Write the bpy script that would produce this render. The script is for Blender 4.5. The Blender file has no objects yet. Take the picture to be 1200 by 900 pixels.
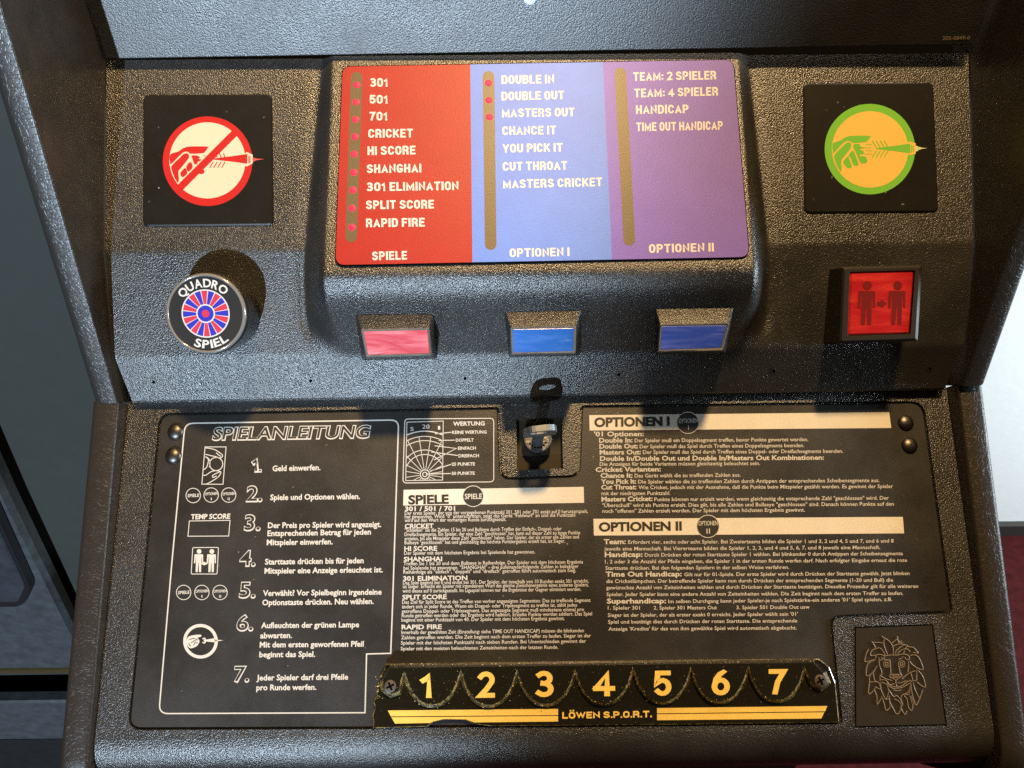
import bpy, bmesh, math, random
from mathutils import Vector, Matrix
random.seed(7)
SC = bpy.context.scene
COL = SC.collection
rad = math.radians

# ------------------------------------------------------------------ camera
# Panel frame "M": x across the machine, y up the panel, z towards the viewer,
# origin level with the camera.  W turns it into the room (z up).
PITCH = rad(45)
W = Matrix.Translation((0, 0, 1.4)) @ Matrix.Rotation(PITCH, 4, 'X')
CX, YAW, ROLL, F = -0.0262, rad(1.0), rad(0.4), 900.0
fwd = Vector((math.sin(YAW), 0, -math.cos(YAW)))
r0 = Vector((math.cos(YAW), 0, math.sin(YAW))); u0 = Vector((0, 1, 0))
cr = r0 * math.cos(ROLL) - u0 * math.sin(ROLL)
cu = u0 * math.cos(ROLL) + r0 * math.sin(ROLL)
CPOS = Vector((CX, 0, 0))
cam_d = bpy.data.cameras.new('camera'); cam = bpy.data.objects.new('camera', cam_d); COL.objects.link(cam)
cam_d.sensor_width = 36; cam_d.lens = 36 * F / 1200; cam_d.clip_start = 0.02; cam_d.clip_end = 60
R = Matrix((cr, cu, -fwd)).transposed().to_4x4()
cam.matrix_world = W @ Matrix.Translation(CPOS) @ R
SC.camera = cam

# ------------------------------------------------------------------ light
SC.view_settings.view_transform = 'Standard'; SC.view_settings.look = 'None'
SC.view_settings.exposure = 0; SC.view_settings.gamma = 1
SC.render.engine = 'CYCLES'
SC.cycles.use_denoising = False
SC.cycles.max_bounces = 6
world = bpy.data.worlds.new('World'); SC.world = world; world.use_nodes = True
bgn = world.node_tree.nodes['Background']; bgn.inputs[0].default_value = (1.0, 0.78, 0.55, 1); bgn.inputs[1].default_value = 0.035


def lamp(name, kind, pos, target, energy, color, **kw):
    d = bpy.data.lights.new(name, kind); d.energy = energy; d.color = color
    for k, v in kw.items(): setattr(d, k, v)
    o = bpy.data.objects.new(name, d); COL.objects.link(o)
    p = W @ Vector(pos); t = W @ Vector(target)
    o.matrix_world = Matrix.Translation(p) @ (t - p).to_track_quat('-Z', 'Y').to_matrix().to_4x4()
    return o

PC = Vector((0, 0, -0.5))
COOL = Vector((-0.20, -0.78, 1.0)).normalized()
cool_pos = PC + COOL * 8.0
# the spot's cone edge stands in for the camera holder's shadow on the right
def pt(px, py, Z): return CPOS + (fwd + cr * ((px - 600) / F) + cu * ((450 - py) / F)) * Z
EDGE = [(pt(925, 20, .485) - cool_pos).normalized(), (pt(618, 872, .483) - cool_pos).normalized()]
half = rad(45)
mid_ = (EDGE[0] + EDGE[1]).normalized(); nn_ = EDGE[0].cross(EDGE[1]).normalized()
if nn_.x > 0: nn_ = -nn_
al = math.acos(math.cos(half) / mid_.dot(EDGE[0]))
axis = mid_ * math.cos(al) + nn_ * math.sin(al)
lamp('window_light', 'SPOT', cool_pos, cool_pos + axis, 4600, (0.64, 0.82, 1.0), shadow_soft_size=0.05, spot_size=min(rad(178), 2 * half), spot_blend=0.035)
lamp('ceiling_lamp', 'POINT', PC + Vector((0.07, 0.75, 0.66)).normalized() * 2.1, PC, 300, (1.0, 0.65, 0.29), shadow_soft_size=0.09)

# ------------------------------------------------------------------ pixel -> surface helpers
def ray(px, py): return (fwd + cr * ((px - 600) / F) + cu * ((450 - py) / F))

class Plane:
    def __init__(s, p, n): s.p = Vector(p); s.n = Vector(n).normalized()

def at(px, py, pl, h=0.0):
    d = ray(px, py)
    t = (pl.p + pl.n * h - CPOS).dot(pl.n) / d.dot(pl.n)
    return CPOS + d * t

def yz(py, Z):
    q = CPOS + ray(633, py) * Z
    return (q.y, q.z)

def facet(a, b):
    (y0, z0), (y1, z1) = yz(*a), yz(*b)
    n = Vector((0, -(z1 - z0), (y1 - y0)))
    if n.z < 0: n = -n
    return Plane((0, y0, z0), n)

U1 = facet((62, .504), (290, .5005))
U2 = facet((290, .5005), (412, .511))
LIP = facet((412, .511), (462, .524))
LAB = facet((62, .501), (312, .4712))
LOW = facet((466, .531), (862, .483))
HOOD = facet((62, .4965), (0, .477))

# ------------------------------------------------------------------ mesh builder
class Geo:
    def __init__(s): s.v = []; s.f = []; s.m = []; s.s = []
    def vs(s, pts):
        i = len(s.v); s.v += [Vector(p) for p in pts]; return list(range(i, i + len(pts)))
    def face(s, idx, m=0, sm=False): s.f.append(list(idx)); s.m.append(m); s.s.append(sm)
    def poly(s, pts, m=0): s.face(s.vs(pts), m)
    def loft(s, loops, m=0, sm=True, closed=True):
        ids = [s.vs(l) for l in loops]
        n = len(loops[0])
        for a, b in zip(ids, ids[1:]):
            for k in range(n if closed else n - 1):
                j = (k + 1) % n
                s.face((a[k], a[j], b[j], b[k]), m, sm)
        return ids
    def grid(s, rows, m=0, sm=True): return s.loft(rows, m, sm, closed=False)
    def prism(s, top, bot, m=0, cap=True, capb=False, sm=False, mside=None):
        s.loft([bot, top], m if mside is None else mside, sm)
        if cap: s.poly(top, m)
        if capb: s.poly(list(reversed(bot)), m)

class Thing:
    """base point in the room; children are baked relative to it"""
    def __init__(s, name, label, cat, base, group=None):
        s.o = bpy.data.objects.new(name, None); COL.objects.link(s.o); s.base = Vector(base)
        s.o.location = s.base; s.o.empty_display_size = 0.05
        s.o['label'] = label; s.o['category'] = cat
        if group: s.o['group'] = group

def build(g, name, mats, thing=None, parent=None, label=None, bevel=None, room=False):
    me = bpy.data.meshes.new(name)
    base = thing.base if thing else Vector((0, 0, 0))
    pts = [((p if room else W @ p) - base) for p in g.v]
    me.from_pydata([tuple(p) for p in pts], [], g.f)
    for mt in (mats if isinstance(mats, (list, tuple)) else [mats]): me.materials.append(mt)
    for p, m, sm in zip(me.polygons, g.m, g.s): p.material_index = m; p.use_smooth = sm
    me.validate()
    o = bpy.data.objects.new(name, me); COL.objects.link(o)
    if parent is not None: o.parent = parent
    elif thing: o.parent = thing.o
    if label: o['label'] = label
    if bevel:
        b = o.modifiers.new('bevel', 'BEVEL'); b.width = bevel; b.segments = 2; b.limit_method = 'ANGLE'; b.angle_limit = rad(35)
    return o

def fix_normals(o):
    bm = bmesh.new(); bm.from_mesh(o.data); bmesh.ops.recalc_face_normals(bm, faces=bm.faces); bm.to_mesh(o.data); bm.free()

# ---- 2-D pixel outlines
def rpoly(pts, r, seg=6):
    """round the corners of a pixel polygon; r is one radius or one per corner"""
    out = []; n = len(pts)
    rs = r if isinstance(r, (list, tuple)) else [r] * n
    for i in range(n):
        p = Vector(pts[i]); a = Vector(pts[i - 1]); b = Vector(pts[(i + 1) % n])
        if rs[i] <= 0: out.append((p.x, p.y)); continue
        da = (a - p).normalized(); db = (b - p).normalized()
        ang = da.angle(db)
        t = min(rs[i] / math.tan(ang / 2), (a - p).length * .49, (b - p).length * .49)
        p0 = p + da * t; p1 = p + db * t
        for k in range(seg + 1):
            u = k / seg
            q = p0 * (1 - u) ** 2 + p * 2 * u * (1 - u) * .62 / .62 + p1 * u ** 2
            # quadratic through the corner softened towards a true arc
            out.append((q.x, q.y))
    return out

def circ(c, r, n=40, ry=None):
    ry = ry or r
    return [(c[0] + r * math.cos(2 * math.pi * k / n), c[1] - ry * math.sin(2 * math.pi * k / n)) for k in range(n)]

def inset(pts, d):
    n = len(pts); A = sum(pts[i - 1][0] * pts[i][1] - pts[i][0] * pts[i - 1][1] for i in range(n))
    sg = 1 if A > 0 else -1
    out = []
    for i in range(n):
        p = Vector(pts[i]); a = Vector(pts[i - 1]); b = Vector(pts[(i + 1) % n])
        e1 = (p - a); e2 = (b - p)
        if e1.length < 1e-6: e1 = e2
        if e2.length < 1e-6: e2 = e1
        n1 = Vector((-e1.y, e1.x)).normalized() * sg; n2 = Vector((-e2.y, e2.x)).normalized() * sg
        m = n1 + n2
        if m.length < 1e-6: m = n1
        m.normalize(); k = d / max(.35, m.dot(n1))
        out.append(tuple(p + m * k))
    return out

def slab(g, pl, px, h0, h1, m=0, bev=0.0, hb=0.0, mside=None):
    """raised plate: px outline at height h1, walls down the normal to h0; bev pixels of soft edge, hb metres deep"""
    outer = [at(x, y, pl, h1) for x, y in px]
    bot = [p - pl.n * (h1 - h0) for p in outer]
    if bev:
        mid = [p - pl.n * hb for p in outer]
        top = [at(x, y, pl, h1) for x, y in inset(px, bev)]
        g.loft([bot, mid], m if mside is None else mside, False); g.loft([mid, top], m if mside is None else mside, False); g.poly(top, m)
    else:
        g.loft([bot, outer], m if mside is None else mside, False); g.poly(outer, m)

def flat(g, pl, px, h, m=0): g.poly([at(x, y, pl, h) for x, y in px], m)

def ring(g, pl, px0, px1, h, m=0):
    g.loft([[at(x, y, pl, h) for x, y in px0], [at(x, y, pl, h) for x, y in px1]], m, False)

def stroke(g, pl, pts, w, h, m=0, closed=False, peak=0.0, taper=False):
    n = len(pts); L = []; C = []; Rr = []
    for i in range(n):
        p = Vector(pts[i])
        a = Vector(pts[i - 1]) if (i > 0 or closed) else p
        b = Vector(pts[(i + 1) % n]) if (i < n - 1 or closed) else p
        e1 = p - a; e2 = b - p
        if e1.length < 1e-6: e1 = e2
        if e2.length < 1e-6: e2 = e1
        n1 = Vector((-e1.y, e1.x)).normalized(); n2 = Vector((-e2.y, e2.x)).normalized()
        mm = n1 + n2
        if mm.length < .2: mm = n1
        mm.normalize(); k = w / 2 / max(.45, mm.dot(n1))
        if taper and not closed: k *= .35 + .65 * math.sin(math.pi * (i + .4) / (n - .2))
        L.append(p + mm * k); Rr.append(p - mm * k); C.append(p)
    if closed: L.append(L[0]); Rr.append(Rr[0]); C.append(C[0])
    if peak:
        g.grid([[at(q.x, q.y, pl, h) for q in L], [at(q.x, q.y, pl, h + peak) for q in C], [at(q.x, q.y, pl, h) for q in Rr]], m, False)
    else:
        g.grid([[at(q.x, q.y, pl, h) for q in L], [at(q.x, q.y, pl, h) for q in Rr]], m, False)

def smoothline(pts, k=4, closed=False):
    out = []; n = len(pts)
    rng = range(n if closed else n - 1)
    for i in rng:
        P = [Vector(pts[(i + j) % n] if closed else pts[max(0, min(n - 1, i + j))]) for j in (-1, 0, 1, 2)]
        for t in range(k):
            u = t / k
            q = 0.5 * ((2 * P[1]) + (P[2] - P[0]) * u + (2 * P[0] - 5 * P[1] + 4 * P[2] - P[3]) * u * u + (3 * P[1] - P[0] - 3 * P[2] + P[3]) * u ** 3)
            out.append((q.x, q.y))
    if not closed: out.append(tuple(pts[-1]))
    return out

# ---- lettering: filled outlines laid on a plane
_cache = {}
def glyphs(body, bold, res):
    key = (body, bold, res)
    if key not in _cache:
        c = bpy.data.curves.new('t', 'FONT'); c.body = body; c.size = 1; c.offset = bold; c.resolution_u = res; c.fill_mode = 'FRONT'
        o = bpy.data.objects.new('t', c); COL.objects.link(o)
        dg = bpy.context.evaluated_depsgraph_get()
        me = bpy.data.meshes.new_from_object(o.evaluated_get(dg))
        _cache[key] = ([tuple(v.co[:2]) for v in me.vertices], [list(p.vertices) for p in me.polygons])
        bpy.data.objects.remove(o); bpy.data.curves.remove(c); bpy.data.meshes.remove(me)
    return _cache[key]

CAP = 0.69
def text(g, pl, body, p0, p1, cap, h, m=0, bold=0.0, shear=0.0, res=2, lean=0.0):
    """baseline from pixel p0 to p1, capital height in pixels; lean = px of x per px up (perspective)"""
    V, Fc = glyphs(body, bold, res)
    xs = [v[0] for v in V]; x0, x1 = min(xs), max(xs)
    a = Vector(p0); b = Vector(p1); ex = (b - a); up = Vector((ex.y, -ex.x)).normalized() * cap
    up = up + Vector((lean, 0)) * cap
    pts = []
    for x, y in V:
        xx = (x - x0) / (x1 - x0); yy = y / CAP
        q = a + ex * xx + up * yy + ex.normalized() * (shear * yy * cap)
        pts.append(at(q.x, q.y, pl, h))
    i = g.vs(pts)
    for f in Fc:
        g.face([i[k] for k in f], m)

# ---- heavy block lettering built from stroked skeletons (cap height 1)
def _arc(cx, cy, rx, ry, a0, a1, n=7):
    return [(cx + rx * math.cos(rad(a0 + (a1 - a0) * k / n)), cy + ry * math.sin(rad(a0 + (a1 - a0) * k / n))) for k in range(n + 1)]
def _rr(r=.30):
    # closed rounded loop in the unit box; r is the corner share of the height
    q = .5
    return _arc(q, 1 - r, .5, r, 0, 180, 12) + _arc(q, r, .5, r, 180, 360, 12)
BLOCK = {
 'A': (1.12, [([(0, 0), (.5, 1), (1, 0)], 0), ([(.2, .27), (.8, .27)], 0)]), 'B': (1, [([(0, 0), (0, 1), (.6, 1)] + _arc(.6, .77, .36, .23, 80, -80) + [(.1, .54)], 0), ([(.1, .54), (.6, .54)] + _arc(.6, .27, .4, .27, 80, -80) + [(0, 0)], 0)]),
 'C': (1, [(_arc(.5, .70, .5, .30, 22, 180, 12) + _arc(.5, .30, .5, .30, 180, 338, 12), 0)]), 'D': (1, [([(0, 0), (0, 1), (.5, 1)] + _arc(.5, .68, .5, .32, 80, 0) + _arc(.5, .32, .5, .32, 0, -80) + [(.5, 0)], 1)]),
 'E': (.86, [([(1, 1), (0, 1), (0, 0), (1, 0)], 0), ([(0, .51), (.85, .51)], 0)]), 'F': (.84, [([(1, 1), (0, 1), (0, 0)], 0), ([(0, .50), (.82, .50)], 0)]),
 'G': (1, [(_arc(.5, .70, .5, .30, 30, 180, 12) + _arc(.5, .30, .5, .30, 180, 355, 12) + [(1, .42), (.66, .42)], 0)]), 'H': (1, [([(0, 0), (0, 1)], 0), ([(1, 0), (1, 1)], 0), ([(0, .5), (1, .5)], 0)]),
 'I': (.0, [([(.5, 0), (.5, 1)], 0)]), 'K': (1.05, [([(0, 0), (0, 1)], 0), ([(.95, 1), (.12, .42)], 0), ([(.35, .62), (1, 0)], 0)]), 'L': (.82, [([(0, 1), (0, 0), (1, 0)], 0)]),
 'M': (1.45, [([(0, 0), (0, 1), (.5, .12), (1, 1), (1, 0)], 0)]), 'N': (1.05, [([(0, 0), (0, 1), (1, 0), (1, 1)], 0)]), 'O': (1, [(_rr(), 1)]), '0': (1, [(_rr(), 1)]),
 'P': (.98, [([(0, 0), (0, 1), (.55, 1)] + _arc(.55, .72, .45, .28, 80, -80) + [(.1, .44)], 0)]), 'R': (1.02, [([(0, 0), (0, 1), (.55, 1)] + _arc(.55, .73, .42, .27, 80, -80) + [(.1, .46)], 0), ([(.62, .44), (.92, .3), (.95, 0)], 0)]),
 'S': (1, [(_arc(.5, .76, .47, .24, 28, 180, 9) + [(.08, .64), (.5, .52), (.93, .38)] + _arc(.5, .25, .5, .25, 0, -152, 9), 0)]), 'T': (.98, [([(0, 1), (1, 1)], 0), ([(.5, 0), (.5, 1)], 0)]),
 'U': (1, [([(0, 1)] + _arc(.5, .30, .5, .30, 180, 360, 12) + [(1, 1)], 0)]), 'W': (1.6, [([(0, 1), (.26, 0), (.5, .9), (.74, 0), (1, 1)], 0)]), 'Y': (1.1, [([(0, 1), (.5, .42)], 0), ([(1, 1), (.5, .42)], 0), ([(.5, .45), (.5, 0)], 0)]),
 '1': (.50, [([(.0, .74), (.55, .84), (.8, 1), (.8, 0)], 0)]), '2': (1, [(_arc(.5, .73, .5, .27, 150, -25, 10) + [(.55, .3), (.05, 0), (1, 0)], 0)]),
 '3': (1, [(_arc(.45, .76, .48, .24, 138, -75, 9) + [(.4, .53)], 0), ([(.4, .53)] + _arc(.45, .26, .55, .26, 75, -138, 9), 0)]), '4': (1.1, [([(.74, 0), (.74, 1), (0, .27)], 0), ([(0, .25), (1.08, .25)], 0)]),
 '5': (1, [([(.95, 1), (.12, 1), (.06, .52)] + _arc(.5, .32, .5, .32, 130, -140, 12), 0)]), '6': (1, [(_arc(.5, .31, .5, .31, 0, 360, 16)[:-1], 1), ([(.02, .34), (.14, .66), (.45, .9), (.72, 1.02)], 0)]),
 '7': (1, [([(0, 1), (1, 1), (.5, .5), (.3, 0)], 0)]), '9': (1, [(_rr(), 1)]), ':': (.0, [([(.5, .10), (.5, .101)], 0), ([(.5, .62), (.5, .621)], 0)]), '.': (.0, [([(.5, 0), (.5, .001)], 0)]), '/': (.9, [([(0, 0), (1, 1)], 0)]),
 "-": (.5, [([(0, .45), (1, .45)], 0)])}
BLOCK['\u00d6'] = (1, [(_rr(), 1), ([(.2, 1.42), (.2, 1.421)], 0), ([(.8, 1.42), (.8, 1.421)], 0)])
def block(g, pl, body, p0, p1, cap, h, m=0, sw=.195, w0=.40, gap=.11, space=.26):
    """sw stroke width, w0 skeleton width of a plain letter, in cap heights; fitted between p0 and p1"""
    x = 0; items = []
    for ch in body:
        if ch == ' ': x += space; continue
        kx, st = BLOCK[ch]; wd = w0 * kx
        items.append((ch, x, wd)); x += wd + sw + gap
    total = x - gap
    a = Vector(p0); b = Vector(p1); ex = b - a; up = Vector((ex.y, -ex.x)).normalized() * cap
    lay = 0
    for ch, x0, wd in items:
        for pts, closed in BLOCK[ch][1]:
            P = [Vector((x0 + sw / 2 + wd * px, sw / 2 + (1 - sw) * py)) for px, py in pts]
            Q = [P[0]]
            for p in P[1:]:
                if (p - Q[-1]).length > 1e-4: Q.append(p)
            if closed and (Q[0] - Q[-1]).length < 1e-4: Q.pop()
            P = Q; n = len(P)
            if not closed:
                P[0] = P[0] + (P[0] - P[1]).normalized() * sw / 2; P[-1] = P[-1] + (P[-1] - P[-2]).normalized() * sw / 2
            L = []; Rr = []
            for i in range(n):
                e1 = P[i] - P[i - 1] if (i or closed) else P[1] - P[0]; e2 = P[(i + 1) % n] - P[i] if (i < n - 1 or closed) else e1
                n1 = Vector((-e1.y, e1.x)).normalized(); n2 = Vector((-e2.y, e2.x)).normalized(); mm = n1 + n2
                if mm.length < .15: mm = n1
                mm.normalize(); k = sw / 2 / max(.42, mm.dot(n1)); L.append(P[i] + mm * k); Rr.append(P[i] - mm * k)
            if closed: L.append(L[0]); Rr.append(Rr[0])
            lo, hi = (0, 1) if ch not in '\u00d6' else (0, 2)
            def mp(q):
                v = a + ex * (q.x / total) + up * max(lo, min(hi, q.y)); return at(v.x, v.y, pl, h + lay * 9e-6)
            g.grid([[mp(q) for q in L], [mp(q) for q in Rr]], m, False); lay = (lay + 1) % 12

def text_arc(g, fn, body, cx, cy, r, a0, a1, cap, h, m=0, bold=0.02, inside=False):
    """letters set round a circle; fn maps local 2-D (metres) to M"""
    widths = []
    for ch in body:
        V, _ = glyphs(ch, bold, 3); widths.append(max(v[0] for v in V) - min(v[0] for v in V) + .07)
    tot = sum(widths); pos = 0
    for ch, w in zip(body, widths):
        a = a0 + (a1 - a0) * ((pos + w / 2) / tot); pos += w
        V, Fc = glyphs(ch, bold, 3); x0 = min(v[0] for v in V); x1 = max(v[0] for v in V)
        k = abs(a1 - a0) * (r + (0 if inside else cap * .5)) / tot
        pts = []
        for x, y in V:
            lx = (x - (x0 + x1) / 2) * k; ly = y / CAP * cap
            if inside: rr = r - ly; aa = a + lx / r
            else: rr = r + ly; aa = a - lx / (r + cap * .5)
            pts.append(fn(cx + rr * math.cos(aa), cy + rr * math.sin(aa), h))
        i = g.vs(pts)
        for f in Fc: g.face([i[q] for q in f], m)

# ------------------------------------------------------------------ materials
def newmat(name):
    m = bpy.data.materials.new(name); m.use_nodes = True
    nt = m.node_tree; b = nt.nodes['Principled BSDF']
    return m, nt, b

def coord(nt):
    return nt.nodes.new('ShaderNodeTexCoord').outputs['Object']

def noise(nt, scale, detail=2, rough=.5, vec=None, dist=0.0):
    n = nt.nodes.new('ShaderNodeTexNoise'); n.inputs['Scale'].default_value = scale; n.inputs['Detail'].default_value = detail
    n.inputs['Roughness'].default_value = rough; n.inputs['Distortion'].default_value = dist
    nt.links.new(vec if vec else coord(nt), n.inputs['Vector']); return n.outputs['Fac']

def ramp(nt, fac, a, b, ca, cb):
    r = nt.nodes.new('ShaderNodeValToRGB'); r.color_ramp.elements[0].position = a; r.color_ramp.elements[1].position = b
    r.color_ramp.elements[0].color = (*ca, 1); r.color_ramp.elements[1].color = (*cb, 1)
    nt.links.new(fac, r.inputs[0]); return r.outputs[0]

def bump(nt, b, height, dist, strength=1.0):
    n = nt.nodes.new('ShaderNodeBump'); n.inputs['Distance'].default_value = dist; n.inputs['Strength'].default_value = strength
    nt.links.new(height, n.inputs['Height'])
    if b is not None: nt.links.new(n.outputs[0], b.inputs['Normal'])
    return n

def grey(v): return (v, v, v)

def pebble(name, col=(.016, .015, .0142), rough=.29, scale=1080, dist=.00025, dust=.9):
    m, nt, b = newmat(name)
    v = nt.nodes.new('ShaderNodeTexVoronoi'); v.feature = 'SMOOTH_F1'; v.inputs['Scale'].default_value = scale; v.inputs['Smoothness'].default_value = .6
    nt.links.new(coord(nt), v.inputs['Vector'])
    n = noise(nt, scale * 1.5, 3, .6)
    mx = nt.nodes.new('ShaderNodeMath'); mx.operation = 'SUBTRACT'; nt.links.new(n, mx.inputs[0]); nt.links.new(v.outputs['Distance'], mx.inputs[1])
    bump(nt, b, mx.outputs[0], dist)
    big = noise(nt, 24, 4, .6)
    c = ramp(nt, big, .35, .7, col, tuple(k * 1.5 for k in col)); nt.links.new(c, b.inputs['Base Color'])
    rr = ramp(nt, big, .3, .7, grey(rough - .04), grey(rough + .08)); nt.links.new(rr, b.inputs['Roughness'])
    b.inputs['Specular IOR Level'].default_value = dust
    return m

M_PEB = pebble('pebbled_black_plastic')
M_PEB_FINE = pebble('fine_pebbled_black_plastic', scale=1300, dist=.0002)
M_HOODM = pebble('hood_plastic', col=(.025, .0255, .0265), rough=.36, scale=1100, dist=.00016)

def simple(name, col, rough=.5, spec=.5, metal=0.0, grain=0.0, gscale=900, coat=0.0, mott=0.0):
    m, nt, b = newmat(name)
    b.inputs['Roughness'].default_value = rough; b.inputs['Metallic'].default_value = metal; b.inputs['Specular IOR Level'].default_value = spec
    b.inputs['Coat Weight'].default_value = coat; b.inputs['Coat Roughness'].default_value = .12
    if mott:
        n = noise(nt, 60, 5, .65)
        c = ramp(nt, n, .3, .75, tuple(k * (1 - mott) for k in col), tuple(min(1, k * (1 + mott)) for k in col)); nt.links.new(c, b.inputs['Base Color'])
    else: b.inputs['Base Color'].default_value = (*col, 1)
    if grain: bump(nt, b, noise(nt, gscale, 2, .5), grain)
    return m

def specks(m, col, scale, lo, dust=(.30, .27, .23)):
    nt = m.node_tree; b = nt.nodes['Principled BSDF']
    old = b.inputs['Base Color'].links[0].from_socket if b.inputs['Base Color'].links else None
    f = ramp(nt, noise(nt, scale, 1, .4), lo, lo + .03, grey(0), grey(.8))
    big = ramp(nt, noise(nt, 14, 3, .6), .45, .62, grey(0), grey(1))
    mu = nt.nodes.new('ShaderNodeMath'); mu.operation = 'MULTIPLY'; nt.links.new(f, mu.inputs[0]); nt.links.new(big, mu.inputs[1])
    mx = nt.nodes.new('ShaderNodeMix'); mx.data_type = 'RGBA'; nt.links.new(mu.outputs[0], mx.inputs[0])
    if old: nt.links.new(old, mx.inputs[6])
    else: mx.inputs[6].default_value = (*col, 1)
    mx.inputs[7].default_value = (*dust, 1); nt.links.new(mx.outputs[2], b.inputs['Base Color'])
M_PLATE = simple('matt_black_instruction_film', (.0145, .0125, .011), .42, .65, grain=.00012, gscale=1300, mott=.2)
M_SYM = simple('smooth_black_film', (.009, .0078, .0066), .30, .5, grain=.00002, gscale=500, mott=.2)
_nt = M_PLATE.node_tree
_nt.links.new(ramp(_nt, noise(_nt, 17, 5, .65), .32, .68, grey(.33), grey(.50)), _nt.nodes['Principled BSDF'].inputs['Roughness'])
specks(M_PLATE, None, 330, .78); specks(M_SYM, None, 300, .76)
M_PRINT = simple('cream_print', (.50, .47, .425), .5, .3)
M_PRINTBLK = simple('black_print', (.02, .018, .016), .45, .4)
M_BAR = simple('cream_bar_print', (.60, .55, .46), .5, .35, grain=.00004, gscale=1300, mott=.05)
M_INNER = simple('smooth_side_laminate', (.030, .024, .018), .38, .4, grain=.00012, gscale=400, mott=.3)
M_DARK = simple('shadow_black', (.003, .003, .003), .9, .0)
M_RED = simple('label_red', (.30, .014, .012), .42, .22, grain=.00007, gscale=1200, mott=.06)
M_BLUE = simple('label_periwinkle', (.095, .185, .53), .42, .24, grain=.00007, gscale=1200, mott=.06)
M_PURPLE = simple('label_purple', (.14, .085, .37), .42, .26, grain=.00007, gscale=1200, mott=.06)
M_LTEXT = simple('label_cream_print', (.55, .50, .44), .42, .3, grain=.00007, gscale=1200)
M_STRIP = simple('smoked_led_window', (.105, .072, .033), .38, .25, grain=.00007, gscale=1200)
M_SRED = simple('sign_red', (.40, .012, .010), .4, .4)
M_SCREAM = simple('sign_cream', (.50, .44, .30), .45, .4)
M_SGREEN = simple('sign_green', (.16, .48, .05), .4, .4)
M_SYEL = simple('sign_amber', (.74, .49, .11), .45, .4)
M_CHROME = simple('chrome', (.30, .30, .31), .28, .5, metal=1)
M_RIVET = simple('oxidised_rivet_steel', (.11, .10, .09), .40, .5, metal=1, grain=.00004)
M_SCREW = simple('worn_screw_steel', (.12, .10, .085), .6, .5, metal=1, grain=.0002, gscale=600)
M_GOLDP = simple('gold_print', (.72, .49, .10), .38, .5, coat=.6, mott=.08)
M_WHITEP = simple('white_print', (.50, .50, .49), .4, .4)
M_COLLAR = simple('glossy_black_collar', (.012, .011, .010), .25, .5)
M_BTNBLK = simple('button_black_face', (.018, .017, .017), .35, .4, coat=.3)
M_BRED = simple('button_print_red', (.42, .025, .05), .4, .4)
M_BBLUE = simple('button_print_blue', (.02, .02, .34), .4, .4)
M_LENSCLEAR = simple('clear_button_rim', (.13, .125, .12), .15, .5, coat=.8, mott=.4)
M_BEZEL = simple('black_bezel', (.024, .020, .016), .45, .2, grain=.00006)
M_LOCKFACE = simple('lock_face_metal', (.26, .26, .27), .35, .5, metal=1, grain=.0002, gscale=500)  # bare metal of the lock face
M_LION = simple('emblem_black', (.022, .017, .012), .38, .45, grain=.00003, gscale=900)
M_LIONLINE = simple('emblem_raised_line', (.26, .205, .15), .30, .7)
M_ACR = simple('black_backed_acrylic', (.009, .008, .0045), .14, .6, grain=.00010, gscale=160, coat=1.0)
_nt = M_ACR.node_tree; _b = _nt.nodes['Principled BSDF']
_sp = ramp(_nt, noise(_nt, 520, 3, .7), .66, .80, (.009, .008, .0045), (.16, .13, .07)); _nt.links.new(_sp, _b.inputs['Base Color'])

def wrinkle(name, col, rough):
    m, nt, b = newmat(name)
    tc = coord(nt)
    v = nt.nodes.new('ShaderNodeTexVoronoi'); v.feature = 'DISTANCE_TO_EDGE'; v.inputs['Scale'].default_value = 270
    n2 = nt.nodes.new('ShaderNodeTexNoise'); n2.inputs['Scale'].default_value = 120; nt.links.new(tc, n2.inputs['Vector'])
    mixv = nt.nodes.new('ShaderNodeVectorMath'); mixv.operation = 'MULTIPLY_ADD'; mixv.inputs[1].default_value = (.018, .018, .018)
    nt.links.new(n2.outputs['Color'], mixv.inputs[0]); nt.links.new(tc, mixv.inputs[2]); nt.links.new(mixv.outputs[0], v.inputs['Vector'])
    r = ramp(nt, v.outputs['Distance'], 0, .10, grey(0), grey(1))
    n = noise(nt, 420, 3, .6)
    ad = nt.nodes.new('ShaderNodeMath'); ad.operation = 'MULTIPLY_ADD'; ad.inputs[1].default_value = .6; nt.links.new(n, ad.inputs[0]); nt.links.new(r, ad.inputs[2])
    bump(nt, b, ad.outputs[0], .00010, .7)
    b.inputs['Base Color'].default_value = (*col, 1); b.inputs['Roughness'].default_value = rough
    return m
M_RAIL = wrinkle('wrinkled_black_vinyl_shaded', (.020, .016, .013), .40); M_RAIL.node_tree.nodes['Principled BSDF'].inputs['Specular IOR Level'].default_value = .28  # rail copy of the vinyl, its shade put in as a darker brown
M_VINYL = wrinkle('wrinkled_black_vinyl_lit', (.024, .021, .019), .36); M_VINYL.node_tree.nodes['Principled BSDF'].inputs['Specular IOR Level'].default_value = .55  # board copy of the same vinyl, lighter for the cool light on it

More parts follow.
